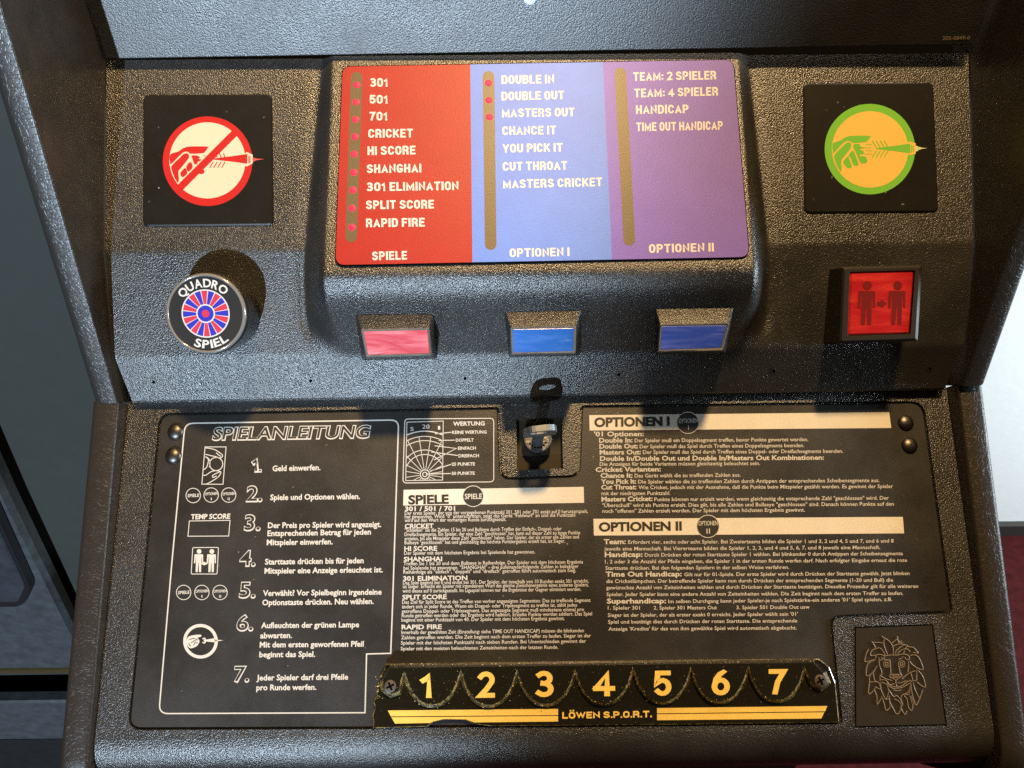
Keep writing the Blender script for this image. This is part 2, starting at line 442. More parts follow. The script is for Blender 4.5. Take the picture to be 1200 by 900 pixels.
def lensmat(name, col, glow, pale=(.6, .6, .6), amt=.5):
    m, nt, b = newmat(name)
    mp = nt.nodes.new('ShaderNodeMapping'); mp.inputs['Scale'].default_value = (14, 70, 70); mp.inputs['Rotation'].default_value = (0, 0, .05); nt.links.new(coord(nt), mp.inputs['Vector'])
    n = noise(nt, 1.6, 3, .6, mp.outputs[0], .6)
    mp2 = nt.nodes.new('ShaderNodeMapping'); mp2.inputs['Scale'].default_value = (60, 900, 900); mp2.inputs['Rotation'].default_value = (0, .25, .2); nt.links.new(coord(nt), mp2.inputs['Vector'])
    n2 = noise(nt, 1.0, 2, .5, mp2.outputs[0])
    lite = tuple(c * (1 - amt) + p * amt for c, p in zip(col, pale))
    c = ramp(nt, n, .42, .72, tuple(k * .8 for k in col), lite)
    f = ramp(nt, n2, .66, .74, grey(0), grey(.35))
    mx = nt.nodes.new('ShaderNodeMix'); mx.data_type = 'RGBA'; nt.links.new(f, mx.inputs[0]); nt.links.new(c, mx.inputs[6]); mx.inputs[7].default_value = (*pale, 1)
    nt.links.new(mx.outputs[2], b.inputs['Base Color'])
    b.inputs['Roughness'].default_value = .25; b.inputs['Coat Weight'].default_value = .8; b.inputs['Coat Roughness'].default_value = .08
    b.inputs['Emission Color'].default_value = (*col, 1); b.inputs['Emission Strength'].default_value = glow
    bump(nt, b, n, .0004, .5)
    return m
M_LRED = lensmat('red_button_lens', (.50, .018, .040), .0, (.75, .38, .42), .38)
M_LBLUE = lensmat('sky_blue_button_lens', (.012, .12, .52), .0, (.35, .55, .85), .15)
M_LNAVY = lensmat('royal_blue_button_lens', (.035, .085, .58), .0, (.25, .30, .62), .30)
M_LPLAY = lensmat('red_start_lens', (.42, .009, .014), .07, (.70, .07, .04), .35)
M_LFIG = simple('lens_pictogram', (.15, .010, .009), .3, .5, coat=.5)
M_LED = simple('red_led', (.62, .008, .045), .5, .3)
M_LED.node_tree.nodes['Principled BSDF'].inputs['Emission Color'].default_value = (.85, .01, .08, 1); M_LED.node_tree.nodes['Principled BSDF'].inputs['Emission Strength'].default_value = .45

def acredge():
    m, nt, b = newmat('worn_acrylic_edge')
    n = noise(nt, 350, 5, .7); n1 = noise(nt, 60, 3, .6)
    c = ramp(nt, n, .42, .70, (.025, .018, .004), (.40, .29, .085)); nt.links.new(c, b.inputs['Base Color'])
    rr = ramp(nt, n1, .3, .7, grey(.15), grey(.4)); nt.links.new(rr, b.inputs['Roughness'])
    bump(nt, b, n, .0012); b.inputs['Coat Weight'].default_value = .8; b.inputs['Coat Roughness'].default_value = .15
    return m
M_ACREDGE = acredge()

# ------------------------------------------------------------------ room
ROOM_BACK = 0.94
g = Geo()
def box(g, a, b, m=0):
    x0, y0, z0 = a; x1, y1, z1 = b
    i = g.vs([(x0, y0, z0), (x1, y0, z0), (x1, y1, z0), (x0, y1, z0), (x0, y0, z1), (x1, y0, z1), (x1, y1, z1), (x0, y1, z1)])
    for f in ((0, 3, 2, 1), (4, 5, 6, 7), (0, 1, 5, 4), (1, 2, 6, 5), (2, 3, 7, 6), (3, 0, 4, 7)): g.face([i[k] for k in f], m)
M_FLOOR = simple('dark_red_carpet', (.036, .005, .006), .9, .1, grain=.002, gscale=300, mott=.4)
M_WALL = simple('white_wall_paint', (.82, .83, .82), .7, .2, grain=.0003, gscale=60, mott=.02)
M_BASEB = simple('dark_baseboard', (.03, .028, .026), .5, .3)
box(g, (-3, -3, -.05), (3, ROOM_BACK, 0)); fl = build(g, 'floor', M_FLOOR, room=True); fl['kind'] = 'structure'
g = Geo(); box(g, (-3, ROOM_BACK, -.05), (3, ROOM_BACK + .1, 2.6)); wl = build(g, 'wall', M_WALL, room=True); wl['kind'] = 'structure'
g = Geo(); box(g, (.5, ROOM_BACK - .015, 0), (3, ROOM_BACK - .002, .035)); build(g, 'baseboard', M_BASEB, parent=wl, room=True)
lamp('wall_fill_light', 'AREA', W.inverted() @ Vector((1.9, .25, 1.3)), W.inverted() @ Vector((1.1, .94, .5)), 58, (.74, .90, 1.0), size=.5)  # added fill lamp that brightens the right wall, not a room fixture

# neighbouring machine far left
nb = Thing('game_cabinet', 'dark grey cabinet with a sloping blue-grey front board left of the black console', 'cabinet', (-.8, .6, 0))
M_CAB = simple('dark_grey_green_laminate', (.030, .032, .028), .6, .25, grain=.00003, gscale=200, mott=.06)
M_CABF = simple('scuffed_blue_grey_board', (.045, .050, .054), .40, .4, grain=.00005, gscale=120, mott=.35)
def upright(y): return Plane(W.inverted() @ Vector((0, y, 0)), W.inverted().to_3x3() @ Vector((0, -1, 0)))
back, frontp, plp = upright(.478), upright(.45), upright(.45)
g = Geo(); box(g, (-1.3, .478, .36), (-.316, .72, 1.75)); build(g, 'body', M_CAB, nb, room=True)
g = Geo(); slab(g, frontp, [(-200, 200), (-140, 270), (14, 598), (88, 745), (98, 786), (-200, 788)], -.018, 0, bev=4, hb=.006); fp = build(g, 'front_board', M_CABF, nb)
g = Geo(); o1 = rpoly([(-160, 380), (-30, 540), (38, 688), (26, 714), (-160, 716)], [0, 5, 14, 14, 0])
slab(g, frontp, o1, 0.0005, .008, bev=3, hb=.004); build(g, 'recess_frame', simple('black_rubber_frame', (.012, .012, .013), .3, .5), nb, fp)
g = Geo(); slab(g, frontp, inset(o1, 8), .0005, .010, bev=1, hb=.001); build(g, 'recess_panel', simple('dark_glossy_panel', (.03, .036, .042), .25, .5, mott=.3), nb, fp)
g = Geo(); slab(g, frontp, [(-200, 786.5), (98, 785), (98, 788.5), (-200, 790)], -.019, .0008); build(g, 'brass_trim', simple('dull_brass', (.35, .27, .12), .4, .5, metal=1), nb, fp)
g = Geo(); slab(g, plp, [(-200, 826), (110, 822), (110, 868), (-200, 871)], -.015, 0, bev=1, hb=.003); build(g, 'plinth', M_CABF, nb)
g = Geo(); slab(g, upright(.50), [(-260, 780), (105, 780), (105, 1150), (-260, 1150)], -.05, 0); build(g, 'toe_gap_shade', M_DARK, nb)  # black slab paints the shade between board and plinth
g = Geo(); slab(g, upright(.449), [(-260, 869), (104, 866), (104, 1180), (-260, 1180)], -.04, 0); build(g, 'base', simple('dusty_black_base', (.008, .008, .008), .7, .2, mott=.4), nb)

# ================================================================== THE MACHINE
dm = Thing('dart_machine', 'black electronic dart machine console with red, blue and purple selection panel and printed rules', 'dart machine', (0, .62, 0))
WH = 0.28
WR = 0.2872                      # right half is slightly wider
def side_x(sx): return WH if sx < 0 else WR

# ---- upper button panel (height field with the raised centre block)
base_pts = [yz(66.5, .5042), yz(290, .5005), yz(412, .511), yz(462, .524)]
bul_pts = [yz(56, .5017), yz(62, .501), yz(314, .4712), yz(326, .4708), yz(340, .4732), yz(354, .4792), yz(368, .4876), yz(412, .5106), yz(416, .512)]
def interp(pts, y):
    pts = sorted(pts)
    if y <= pts[0][0]: return pts[0][1] + (pts[1][1] - pts[0][1]) / (pts[1][0] - pts[0][0]) * (y - pts[0][0])
    for (a, za), (b, zb) in zip(pts, pts[1:]):
        if y <= b: return za + (zb - za) * (y - a) / (b - a)
    (a, za), (b, zb) = pts[-2:]
    return zb + (zb - za) / (b - a) * (y - b)
def soft(pts, y, r):
    return sum(interp(pts, y + r * (k - 3) / 3) for k in range(7)) / 7
def sstep(a, b, x):
    t = max(0, min(1, (x - a) / (b - a))); return t * t * (3 - 2 * t)
y_top, y_bot = base_pts[0][0], base_pts[-1][0]
y_lab_t, y_lab_b = yz(70, .5)[0], yz(312, .4712)[0]
def zsurf(x, y):
    zb = soft(base_pts, y, .0012)
    zu = soft(bul_pts, y, .0005 + .0075 * sstep(0, .010, y_lab_b - y) * sstep(yz(405, .5)[0], yz(385, .5)[0], y)) if y < y_lab_b + .004 else interp(bul_pts, y)
    u = max(0, min(1, (y_lab_t - y) / (y_lab_t - y_lab_b)))
    inn = .1306 ; foot = .1395 + .0125 * u
    corner = max(0, (yz(352, .48)[0] - y) / .03)
    inn -= .010 * min(1, corner) ** 2; foot -= .006 * min(1, corner) ** 2
    ax = abs(x + .0012 if x < 0 else x - .001)
    k = 1 - sstep(inn, foot, ax)
    groove = .0016 * math.exp(-((ax - foot - .001) / .0035) ** 2) * sstep(yz(404, .5)[0], yz(370, .5)[0], y) * (.35 + .65 * u)
    return zb + max(0, zu - zb) * k - groove
ys = []
N = 150
for k in range(N + 1): ys.append(y_top + (y_bot - y_top) * k / N)
xs = [-WH + .56 * k / 60 for k in range(61) if not .116 < abs(-WH + .56 * k / 60) < .158] + [s * (.1185 + .038 * k / 40) for k in range(41) for s in (-1, 1)]
xs.sort()
SHEAR = .0085
rows = []
for y in ys:
    # lower corners of the lip are cut in
    t = max(0, (yz(405, .51)[0] - y) / (yz(405, .51)[0] - y_bot)); cut = .0055 * t
    def stretch(x): return x if x < .16 else .16 + (x - .16) * (WR - .16) / (WH - .16)
    rows.append([(stretch(x * (WH - .0005 - cut) / WH), y + SHEAR * x, zsurf(x, y)) for x in xs])
g = Geo(); g.grid(rows, 0, True)
# underside of the lip and hidden back
last = rows[-1]
g.grid([last, [(x, y - .0015, z - .0012) for x, y, z in last], [(x, y + .002, z - .035) for x, y, z in last]], 0, False)
upper = build(g, 'button_panel', M_PEB, dm)
# moulded pin holes on the lip
for px, py in ((180, 448), (364, 446.5), (545, 443.5), (725, 439), (907, 435), (1090, 432)):
    q = at(px, py, LIP)
    for _ in range(8):
        zq = zsurf(q.x, q.y - SHEAR * q.x); d_ = (q - CPOS).normalized(); q = q + d_ * ((zq - q.z) / d_.z * .7)
    hpl = Plane(q, LIP.n)
    g = Geo(); ring(g, hpl, circ((px, py), 3.6, 16), circ((px, py), 1.9, 16), .0003, 1)
    flat(g, hpl, circ((px, py), 1.9, 16), .00034, 0)
    build(g, 'pin_hole', [M_DARK, M_PEB_FINE], dm, upper)

# ---- hood above
g = Geo()
hpx = [(-20, -600), (-20, -600)]
def hp(x, py, h=0):
    (y, z) = yz(py, 1); # direction only
    # intersect the hood plane in the x = const column
    q = at(633, py, HOOD, h); return Vector((x, q.y, q.z))
hw0 = .2805
hl, hr = at(125, 68, HOOD), at(1140, 51, HOOD)
up_ = Vector((0, at(633, -100, HOOD).y - at(633, 0, HOOD).y, at(633, -100, HOOD).z - at(633, 0, HOOD).z)).normalized()
fr = [hl, hr, hr + up_ * .14, hl + up_ * .14]
bk = [p - HOOD.n * .003 for p in fr]
chf = [p - up_ * .0006 - HOOD.n * .0008 for p in fr[:2]]
i = g.vs(fr); g.face(i, 0)
g.poly([fr[0], fr[1], chf[1], chf[0]], 0)
g.poly([chf[0], chf[1], bk[1], bk[0]], 0)
g.poly([fr[0], fr[3], bk[3], bk[0]], 0); g.poly([fr[1], fr[2], bk[2], bk[1]], 0)
hood = build(g, 'hood', M_HOODM, dm)
g = Geo(); text(g, HOOD, '205-0849-0', (1104, 47), (1136.5, 46.2), 4.4, .0002, 0, .012, .2)
build(g, 'printed_part_number', simple('faded_number_print', (.42, .34, .22), .5, .3), dm, hood)
g = Geo()
ctr = at(621, -3, HOOD, 0)
def dome(g, c, n, r, hgt, m=0, seg=20, rings=6, e=1.0):
    t = Vector((1, 0, 0)); b = n.cross(t).normalized(); t = b.cross(n).normalized()
    lp = []
    for k in range(rings):
        a = (math.pi / 2) * k / rings
        lp.append([c + (t * math.cos(2 * math.pi * j / seg) + b * math.sin(2 * math.pi * j / seg)) * r * math.cos(a) ** e + n * hgt * math.sin(a) for j in range(seg)])
    g.loft(lp, m, True); g.poly(lp[-1], m)
dome(g, ctr, HOOD.n, .0042, .002)
build(g, 'stud', simple('white_stud', (.8, .85, .82), .4, .4), dm, hood)
# black box added to paint the shade inside the gap
g = Geo(); y0, z0 = yz(50, .522); box(g, (-.279, y0 - .02, z0 - .05), (.286, y0 + .05, z0)); build(g, 'gap_shade_box', M_DARK, dm)

# ---- selection label
lab_px = rpoly([(400.5, 77), (860, 69), (879, 302), (392, 311.5)], 12)
H_LAB = .0014
g = Geo(); slab(g, LAB, lab_px, -.003, H_LAB - .0001, 1, bev=1, hb=.0003, mside=0)
def clip_px(poly, fn):
    out = []
    n = len(poly)
    for i in range(n):
        a, b = poly[i], poly[(i + 1) % n]; fa, fb = fn(a), fn(b)
        if fa >= 0: out.append(a)
        if (fa >= 0) != (fb >= 0):
            t = fa / (fa - fb); out.append((a[0] + (b[0] - a[0]) * t, a[1] + (b[1] - a[1]) * t))
    return out
def xb(p, top, bot): return p[0] - (top + (bot - top) * (p[1] - 75) / 230)
inn_px = inset(lab_px, 1.0)
red = clip_px(inn_px, lambda p: -xb(p, 551, 553.6))
mid = clip_px(clip_px(inn_px, lambda p: xb(p, 551, 553.6)), lambda p: -xb(p, 706.6, 717.3))
pur = clip_px(inn_px, lambda p: xb(p, 706.6, 717.3))
lab = build(g, 'selection_label', [M_DARK, M_RED], dm)
g = Geo(); flat(g, LAB, red, H_LAB); build(g, 'red_field', M_RED, dm, lab)
g = Geo(); flat(g, LAB, mid, H_LAB); build(g, 'blue_field', M_BLUE, dm, lab)
g = Geo(); flat(g, LAB, pur, H_LAB); build(g, 'purple_field', M_PURPLE, dm, lab)
def C2(x, y): return (370 + x / 2.2222, 40 + y / 2.2222)
for s, x0, x1, yl, yr in (
    ('301', 142, 188, 137, 137), ('501', 140, 188, 181, 181), ('701', 140, 187, 225, 225), ('CRICKET', 137, 253, 270, 269), ('HI SCORE', 135, 260, 315, 313),
    ('SHANGHAI', 133, 275, 362, 360), ('301 ELIMINATION', 133, 372, 409, 406), ('SPLIT SCORE', 131, 308, 456, 454), ('RAPID FIRE', 131, 284, 503, 501), ('SPIELE', 147, 238, 589, 587),
    ('DOUBLE IN', 484, 621, 130, 128), ('DOUBLE OUT', 484, 647, 173, 170), ('MASTERS OUT', 485, 674, 217, 214), ('CHANCE IT', 486, 626, 263, 261), ('YOU PICK IT', 487, 643, 309, 306),
    ('CUT THROAT', 487, 655, 356, 353), ('MASTERS CRICKET', 488, 746, 402, 396), ('OPTIONEN I', 505, 661, 581, 578),
    ('TEAM: 2 SPIELER', 827, 1043, 122, 118), ('TEAM: 4 SPIELER', 830, 1048, 165, 160), ('HANDICAP', 834, 971, 208, 206), ('TIME OUT HANDICAP', 835, 1060, 253, 249), ('OPTIONEN II', 868, 1037, 570, 566)):
    g = Geo(); block(g, LAB, s, C2(x0, yl), C2(x1, yr), 10.2, H_LAB + .00008, 0)
    build(g, 'printed_name', M_LTEXT, dm, lab)
def capsule(a, b, r, n=10):
    a = Vector(a); b = Vector(b); d = (b - a).normalized(); p = Vector((-d.y, d.x)); out = []
    for k in range(n + 1):
        t = math.pi * k / n; out.append(tuple(a + (p * math.cos(t) - d * math.sin(t)) * r))
    for k in range(n + 1):
        t = math.pi * k / n; out.append(tuple(b + (-p * math.cos(t) + d * math.sin(t)) * r))
    return out
for (a, b) in (((418, 91), (411.5, 277)), ((572.5, 90), (575, 286)), ((727, 86), (737.5, 281))):
    g = Geo(); flat(g, LAB, capsule(a, b, 6.8), H_LAB + .00006); build(g, 'led_window', M_STRIP, dm, lab)
for x, y in ((107, 132), (105, 177), (104, 222), (102, 267), (100, 312), (99, 360), (97, 406), (95, 453), (94, 503), (450, 127), (451, 172), (452, 216)):
    p = C2(x, y); g = Geo(); dome(g, at(p[0], p[1], LAB, H_LAB + .0001), LAB.n, .0023, .00025, 0, 16, 4)
    build(g, 'indicator_light', M_LED, dm, lab)

# ---- dart sign plates
def sign_plate(px, mats, pict, label):
    g = Geo(); slab(g, U1, rpoly(px, 7), -.0005, .0012, 0, bev=1.6, hb=.0006)
    o = build(g, 'sign_plate', M_SYM, dm, label=label)
    pict(o); return o
H_S = .0013
def map_c(ox, oy, sc): return lambda pts: [(ox + x / sc, oy + y / sc) for x, y in pts]

def dart_px():
    # in crop units of the green sign (x 100..950, centre 480,448, 6.92 per px)
    body = [(620, 428), (700, 418), (808, 402), (808, 482), (700, 466), (620, 458), (540, 448), (528, 440)]
    sleeve = [(784, 404), (800, 390), (846, 400), (846, 486), (800, 496), (784, 482)]
    return body, sleeve

def green_pict(o):
    Mp = map_c(950, 110, 6.92); c = (950 + 480 / 6.92, 110 + 448 / 6.92)
    g = Geo(); flat(g, U1, circ(c, 53, 64), H_S, 0); build(g, 'round_border', M_SGREEN, dm, o)
    g = Geo(); flat(g, U1, circ((c[0] + .2, c[1] + .4), 44.8, 64), H_S + .00006, 0)
    flat(g, U1, Mp([(778, 405), (800, 386), (852, 400), (852, 486), (800, 498), (778, 482)]), H_S + .00008, 0)
    build(g, 'sign_face', M_SYEL, dm, o)
    g = Geo(); h = H_S + .00012
    hand = [[(182, 400), (240, 378), (310, 342), (478, 340), (484, 350), (468, 374), (440, 390), (345, 398), (325, 384), (290, 382), (250, 412), (186, 480), (178, 450)],
            [(192, 496), (255, 430), (292, 396), (322, 396), (330, 420), (318, 450), (262, 520), (248, 545), (252, 610), (240, 632), (215, 590), (198, 545)],
            [(264, 550), (300, 508), (316, 535), (334, 590), (318, 602), (296, 598), (276, 575)],
            [(306, 500), (340, 460), (356, 480), (388, 565), (384, 578), (358, 582), (342, 570), (325, 520)],
            [(350, 408), (396, 408), (404, 426), (436, 440), (404, 442), (410, 456), (432, 462), (428, 474), (440, 484), (400, 494), (402, 504), (440, 506), (458, 530), (458, 552), (438, 564), (408, 560), (394, 540), (360, 460), (346, 436)]]
    for pl in hand: flat(g, U1, Mp(smoothline(pl, 3, True)), h)
    for a, b in (((446, 411), (496, 411)), ((400, 436), (490, 438)), ((446, 460), (496, 462)), ((440, 488), (500, 488))): stroke(g, U1, Mp([a, b]), .7, h)
    flat(g, U1, Mp(dart_px()[0]), h)
    for k in range(4):
        x = 498 + k * 32
        stroke(g, U1, Mp([(x, 378), (x + 36, 436)]), 1.2, h); stroke(g, U1, Mp([(x + 2, 514), (x + 36, 462)]), 1.2, h)
    stroke(g, U1, Mp([(818, 414), (818, 476)]), 1.3, h); stroke(g, U1, Mp([(832, 418), (832, 470)]), 1.3, h)
    build(g, 'hand_and_dart_print', M_SGREEN, dm, o)
    g = Geo(); flat(g, U1, Mp([(852, 420), (872, 426), (872, 462), (852, 468)]), H_S + .00014, 0); flat(g, U1, Mp([(874, 428), (900, 436), (945, 440), (900, 446), (874, 456)]), H_S + .00014, 0)
    build(g, 'dart_tip_print', simple('tip_pale_green', (.55, .66, .36), .4, .4), dm, o)
    g = Geo()
    stroke(g, U1, Mp([(176, 455), (178, 480), (195, 545), (215, 595), (244, 636)]), .8, H_S + .00016)
    build(g, 'palm_outline_print', M_SYEL, dm, o)

def red_pict(o):
    Mp = map_c(175, 120, 6.92); c = (175 + 472 / 6.92, 120 + 477 / 6.92)
    g = Geo(); flat(g, U1, circ(c, 52.5, 64), H_S, 0); build(g, 'round_border', M_SRED, dm, o)
    g = Geo(); flat(g, U1, circ((c[0] - .1, c[1] - 1), 44.6, 64), H_S + .00006, 0)
    flat(g, U1, Mp([(772, 418), (790, 402), (838, 424), (838, 494), (790, 520), (772, 512)]), H_S + .00008, 0)
    build(g, 'sign_face', M_SCREAM, dm, o)
    g = Geo(); h = H_S + .00012
    hand = [[(172, 420), (235, 398), (305, 360), (470, 358), (474, 368), (456, 396), (430, 412), (335, 416), (315, 402), (282, 402), (245, 432), (176, 500), (165, 470)],
            [(180, 516), (250, 446), (282, 416), (312, 416), (322, 438), (308, 468), (250, 540), (236, 562), (240, 625), (228, 650), (202, 608), (186, 560)],
            [(252, 572), (292, 532), (306, 578), (268, 606)], [(300, 522), (332, 482), (352, 524), (316, 562)],
            [(342, 432), (386, 430), (412, 448), (396, 456), (422, 466), (388, 486), (392, 496), (366, 502), (348, 452)],
            [(404, 572), (440, 545), (446, 568), (430, 580), (412, 580)]]
    for pl in hand: flat(g, U1, Mp(smoothline(pl, 3, True)), h)
    flat(g, U1, Mp([(x - 14, y + 16) for x, y in dart_px()[0]]), h)
    for k in range(4):
        x = 484 + k * 32
        stroke(g, U1, Mp([(x + 20, 412), (x + 34, 446)] if k else [(530, 432), (540, 446)]), 1.2, h); stroke(g, U1, Mp([(x + 6, 530), (x + 34, 482)]), 1.2, h)
    stroke(g, U1, Mp([(806, 434), (806, 494)]), .9, h); stroke(g, U1, Mp([(816, 434), (816, 494)]), 1.2, h)
    stroke(g, U1, Mp([(440, 432), (452, 430)]), .8, h)
    a = Vector((690, 250)); b = Vector((250, 690))
    stroke(g, U1, Mp([a, b]), 8.4, h + .00004)
    build(g, 'crossed_hand_and_dart_print', M_SRED, dm, o)
    g = Geo(); flat(g, U1, Mp([(848, 450), (872, 456), (932, 460), (872, 468), (848, 478)]), H_S + .0001)
    flat(g, U1, Mp([(838, 446), (846, 448), (846, 482), (838, 484)]), H_S + .0001)
    build(g, 'dart_tip_print', simple('tip_red', (.55, .06, .05), .4, .4), dm, o)
    g = Geo()
    stroke(g, U1, Mp([(163, 470), (166, 505), (182, 560), (202, 612), (230, 660), (250, 640)]), .7, h + .00008)
    stroke(g, U1, Mp([(232, 662), (420, 474)]), .8, h + .00008)
    build(g, 'palm_outline_print', M_SCREAM, dm, o)
sign_plate([(167.5, 111), (318.5, 110), (320.5, 263.5), (167, 265)], None, red_pict, 'black square sign with crossed-out red hand throwing a dart')
sign_plate([(941.5, 97.5), (1094, 96.5), (1100, 248), (943, 249.5)], None, green_pict, 'black square sign with green and amber hand throwing a dart')

# ---- round QUADRO SPIEL button
def disc_fn(c, n, roll=0):
    t = Vector((1, 0, 0)); b = n.cross(t).normalized(); t = b.cross(n).normalized()
    t2 = t * math.cos(roll) + b * math.sin(roll); b2 = n.cross(t2)
    return lambda x, y, h: c + t2 * x + b2 * y + n * h
QN = Vector((-.02, -.10, 1)).normalized()
qz = .4745
qpl = Plane(CPOS + ray(241, 367) * qz, QN)
qc = at(241, 367.5, qpl)
fn = disc_fn(qc, QN, rad(1))
RQ = .0247
def ringpts(fn, r, h, n=64): return [fn(r * math.cos(2 * math.pi * k / n), r * math.sin(2 * math.pi * k / n), h) for k in range(n)]
g = Geo()
g.loft([ringpts(fn, RQ * .98, -.045), ringpts(fn, RQ * .985, -.016), ringpts(fn, RQ * 1.03, -.0155), ringpts(fn, RQ * 1.03, -.004), ringpts(fn, RQ * 1.0, -.002)], 0, False)
qb = build(g, 'round_button', M_COLLAR, dm)
g = Geo()
g.loft([ringpts(fn, RQ * 1.0, -.0022), ringpts(fn, RQ * 1.005, -.0006), ringpts(fn, RQ * .97, .0006), ringpts(fn, RQ * .93, .0004), ringpts(fn, RQ * .925, -.0003)], 0, True)
build(g, 'rim', simple('smoky_clear_rim', (.16, .15, .14), .16, .6, coat=1.0), dm, qb)
g = Geo(); g.poly(ringpts(fn, RQ * .93, -.0003)); build(g, 'button_cap', M_BTNBLK, dm, qb)
g = Geo()
R1 = RQ * .585; R0 = RQ * .135
tilt = rad(9)
g.loft([ringpts(fn, R1 * 1.03, .00002), ringpts(fn, R1 * .98, .00002)], 2, False)
for k in range(20):
    a0 = tilt / 1 + 2 * math.pi * (k + .06) / 20; a1 = tilt + 2 * math.pi * (k + .94) / 20
    aa = [a0 + (a1 - a0) * j / 4 for j in range(5)]
    g.poly([fn(R1 * .975 * math.cos(a), R1 * .975 * math.sin(a), .00004) for a in aa] + [fn(R0 * 1.5 * math.cos(a), R0 * 1.5 * math.sin(a), .00004) for a in reversed(aa)], k % 2)
g.poly(ringpts(fn, R1 * 1.0, 0.00001, 40), 2)
g.poly(ringpts(fn, R0 * 1.75, .00006, 32), 2); g.poly(ringpts(fn, R0 * 1.5, .00008, 32), 1); g.poly(ringpts(fn, R0 * .7, .0001, 24), 0)
text_arc(g, fn, 'QUADRO', 0, 0, RQ * .66, rad(144), rad(42), RQ * .20, .00006, 2, .025)
text_arc(g, fn, 'SPIEL', 0, 0, RQ * .865, rad(245), rad(310), RQ * .20, .00006, 2, .025, inside=True)
build(g, 'printed_dartboard_and_words', [M_BRED, M_BBLUE, M_WHITEP], dm, qb)

# ---- three rectangular option buttons
def option_button(base_px, face_px, lens, label, zt, zb):
    """base_px: outline of the housing foot on the slope (4), face_px: front face corners (4)"""
    (tl, tr, br, bl) = face_px
    yt, zt_ = yz((tl[1] + tr[1]) / 2, zt); yb, zb_ = yz((bl[1] + br[1]) / 2, zb)
    n = Vector((0, -(zb_ - zt_), yb - yt)); n = n if n.z > 0 else -n
    fp = Plane((0, yt, zt_), n)
    SL = facet((366, .4865), (412, .5106))
    g = Geo()
    top = [at(x, y, fp) for x, y in rpoly(face_px, 2, 3)]
    rim = [at(x, y, fp, -.0015) for x, y in rpoly(inset(face_px, -1.3), 2.5, 3)]
    foot = [at(x, y, SL, -.002) for x, y in rpoly(base_px, 3, 3)]
    g.loft([foot, rim], 0, False)
    o = build(g, 'option_button', M_PEB_FINE, dm, label=label)
    g = Geo(); g.loft([rim, top, [at(x, y, fp, -.0004) for x, y in rpoly(inset(face_px, 1.6), 1, 3)]], 0, False)
    build(g, 'lens_rim', M_LENSCLEAR, dm, o)
    g = Geo(); slab(g, fp, rpoly(inset(face_px, 1.4), 1, 3), -.001, -.0002, bev=.6, hb=.0002); build(g, 'lens', lens, dm, o)
option_button([(415, 365), (509, 364), (513, 421), (424, 423)], [(424, 387), (502, 385.5), (505, 415.5), (430, 417.5)], M_LRED, 'square red push button lens', .4755, .479)
option_button([(590, 362), (682, 360.5), (681, 417), (596, 419)], [(599, 384.5), (674, 383), (673, 413), (600, 414.5)], M_LBLUE, 'bright blue push button lens', .4755, .479)
option_button([(767, 359), (860, 358), (851, 414), (768, 416)], [(774.5, 381), (854, 379.5), (846, 409), (772, 411.5)], M_LNAVY, 'dark blue scratched push button lens', .4755, .479)

# ---- start button with two figures
pb_z = .4885
PB = Plane(CPOS + ray(1033, 355) * pb_z, Vector((0, -.06, 1)))
outer = [(988, 313), (1080, 311), (1075, 399), (984, 402)]
lens_px = [(996.5, 319.5), (1071.5, 317.5), (1066, 391), (994, 393)]
g = Geo()
o0 = [at(x, y, PB, -.0016) for x, y in rpoly(inset(outer, -.4), 2, 3)]
o1 = [at(x, y, PB) for x, y in rpoly(inset(outer, 2.5), 2, 3)]
o2 = [at(x, y, PB) for x, y in rpoly(inset(lens_px, -1), 2, 3)]
o3 = [at(x, y, PB, -.003) for x, y in rpoly(lens_px, 2, 3)]
ft = [p - PB.n * .022 + (p - at(1033, 355, PB)).normalized() * .001 for p in o0]
g.loft([ft, o0, o1, o2, o3], 0, False)
sb = build(g, 'start_button', M_BEZEL, dm)
g = Geo(); slab(g, PB, rpoly(lens_px, 2.5, 3), -.004, -.0008, bev=2, hb=.001); ln = build(g, 'lens', M_LPLAY, dm, sb)
g = Geo(); Mp = map_c(960, 290, 6.92); h = -.0006
def figure(g, pl, fnm, cx, top, s, h, m=0):
    """standing pictogram figure: head disc, block body with arms and two legs (crop units)"""
    flat(g, pl, fnm([(x, y) for x, y in circ((cx, top + 38 * s), 36 * s, 24)]), h, m)
    t = top + 82 * s
    flat(g, pl, fnm(rpoly([(cx - 72 * s, t), (cx + 62 * s, t), (cx + 62 * s, t + 135 * s), (cx + 44 * s, t + 140 * s), (cx + 40 * s, t + 40 * s), (cx + 36 * s, t + 40 * s), (cx + 30 * s, t + 276 * s),
        (cx - 2 * s, t + 276 * s), (cx - 5 * s, t + 130 * s), (cx - 11 * s, t + 130 * s), (cx - 22 * s, t + 276 * s), (cx - 54 * s, t + 276 * s), (cx - 46 * s, t + 40 * s), (cx - 50 * s, t + 40 * s), (cx - 60 * s, t + 142 * s), (cx - 80 * s, t + 138 * s)],
        [14 * s, 14 * s, 8 * s, 8 * s, 2 * s, 2 * s, 8 * s, 8 * s, 2 * s, 2 * s, 8 * s, 8 * s, 2 * s, 2 * s, 8 * s, 8 * s], 3)), h, m)
figure(g, PB, Mp, 392, 270, 1.0, h); figure(g, PB, Mp, 638, 270, 1.0, h)
flat(g, PB, Mp([(468, 440), (500, 436), (500, 422), (530, 440), (552, 452), (530, 470), (502, 492), (502, 474), (470, 470)]), h)
build(g, 'two_figures_print', M_LFIG, dm, sb)

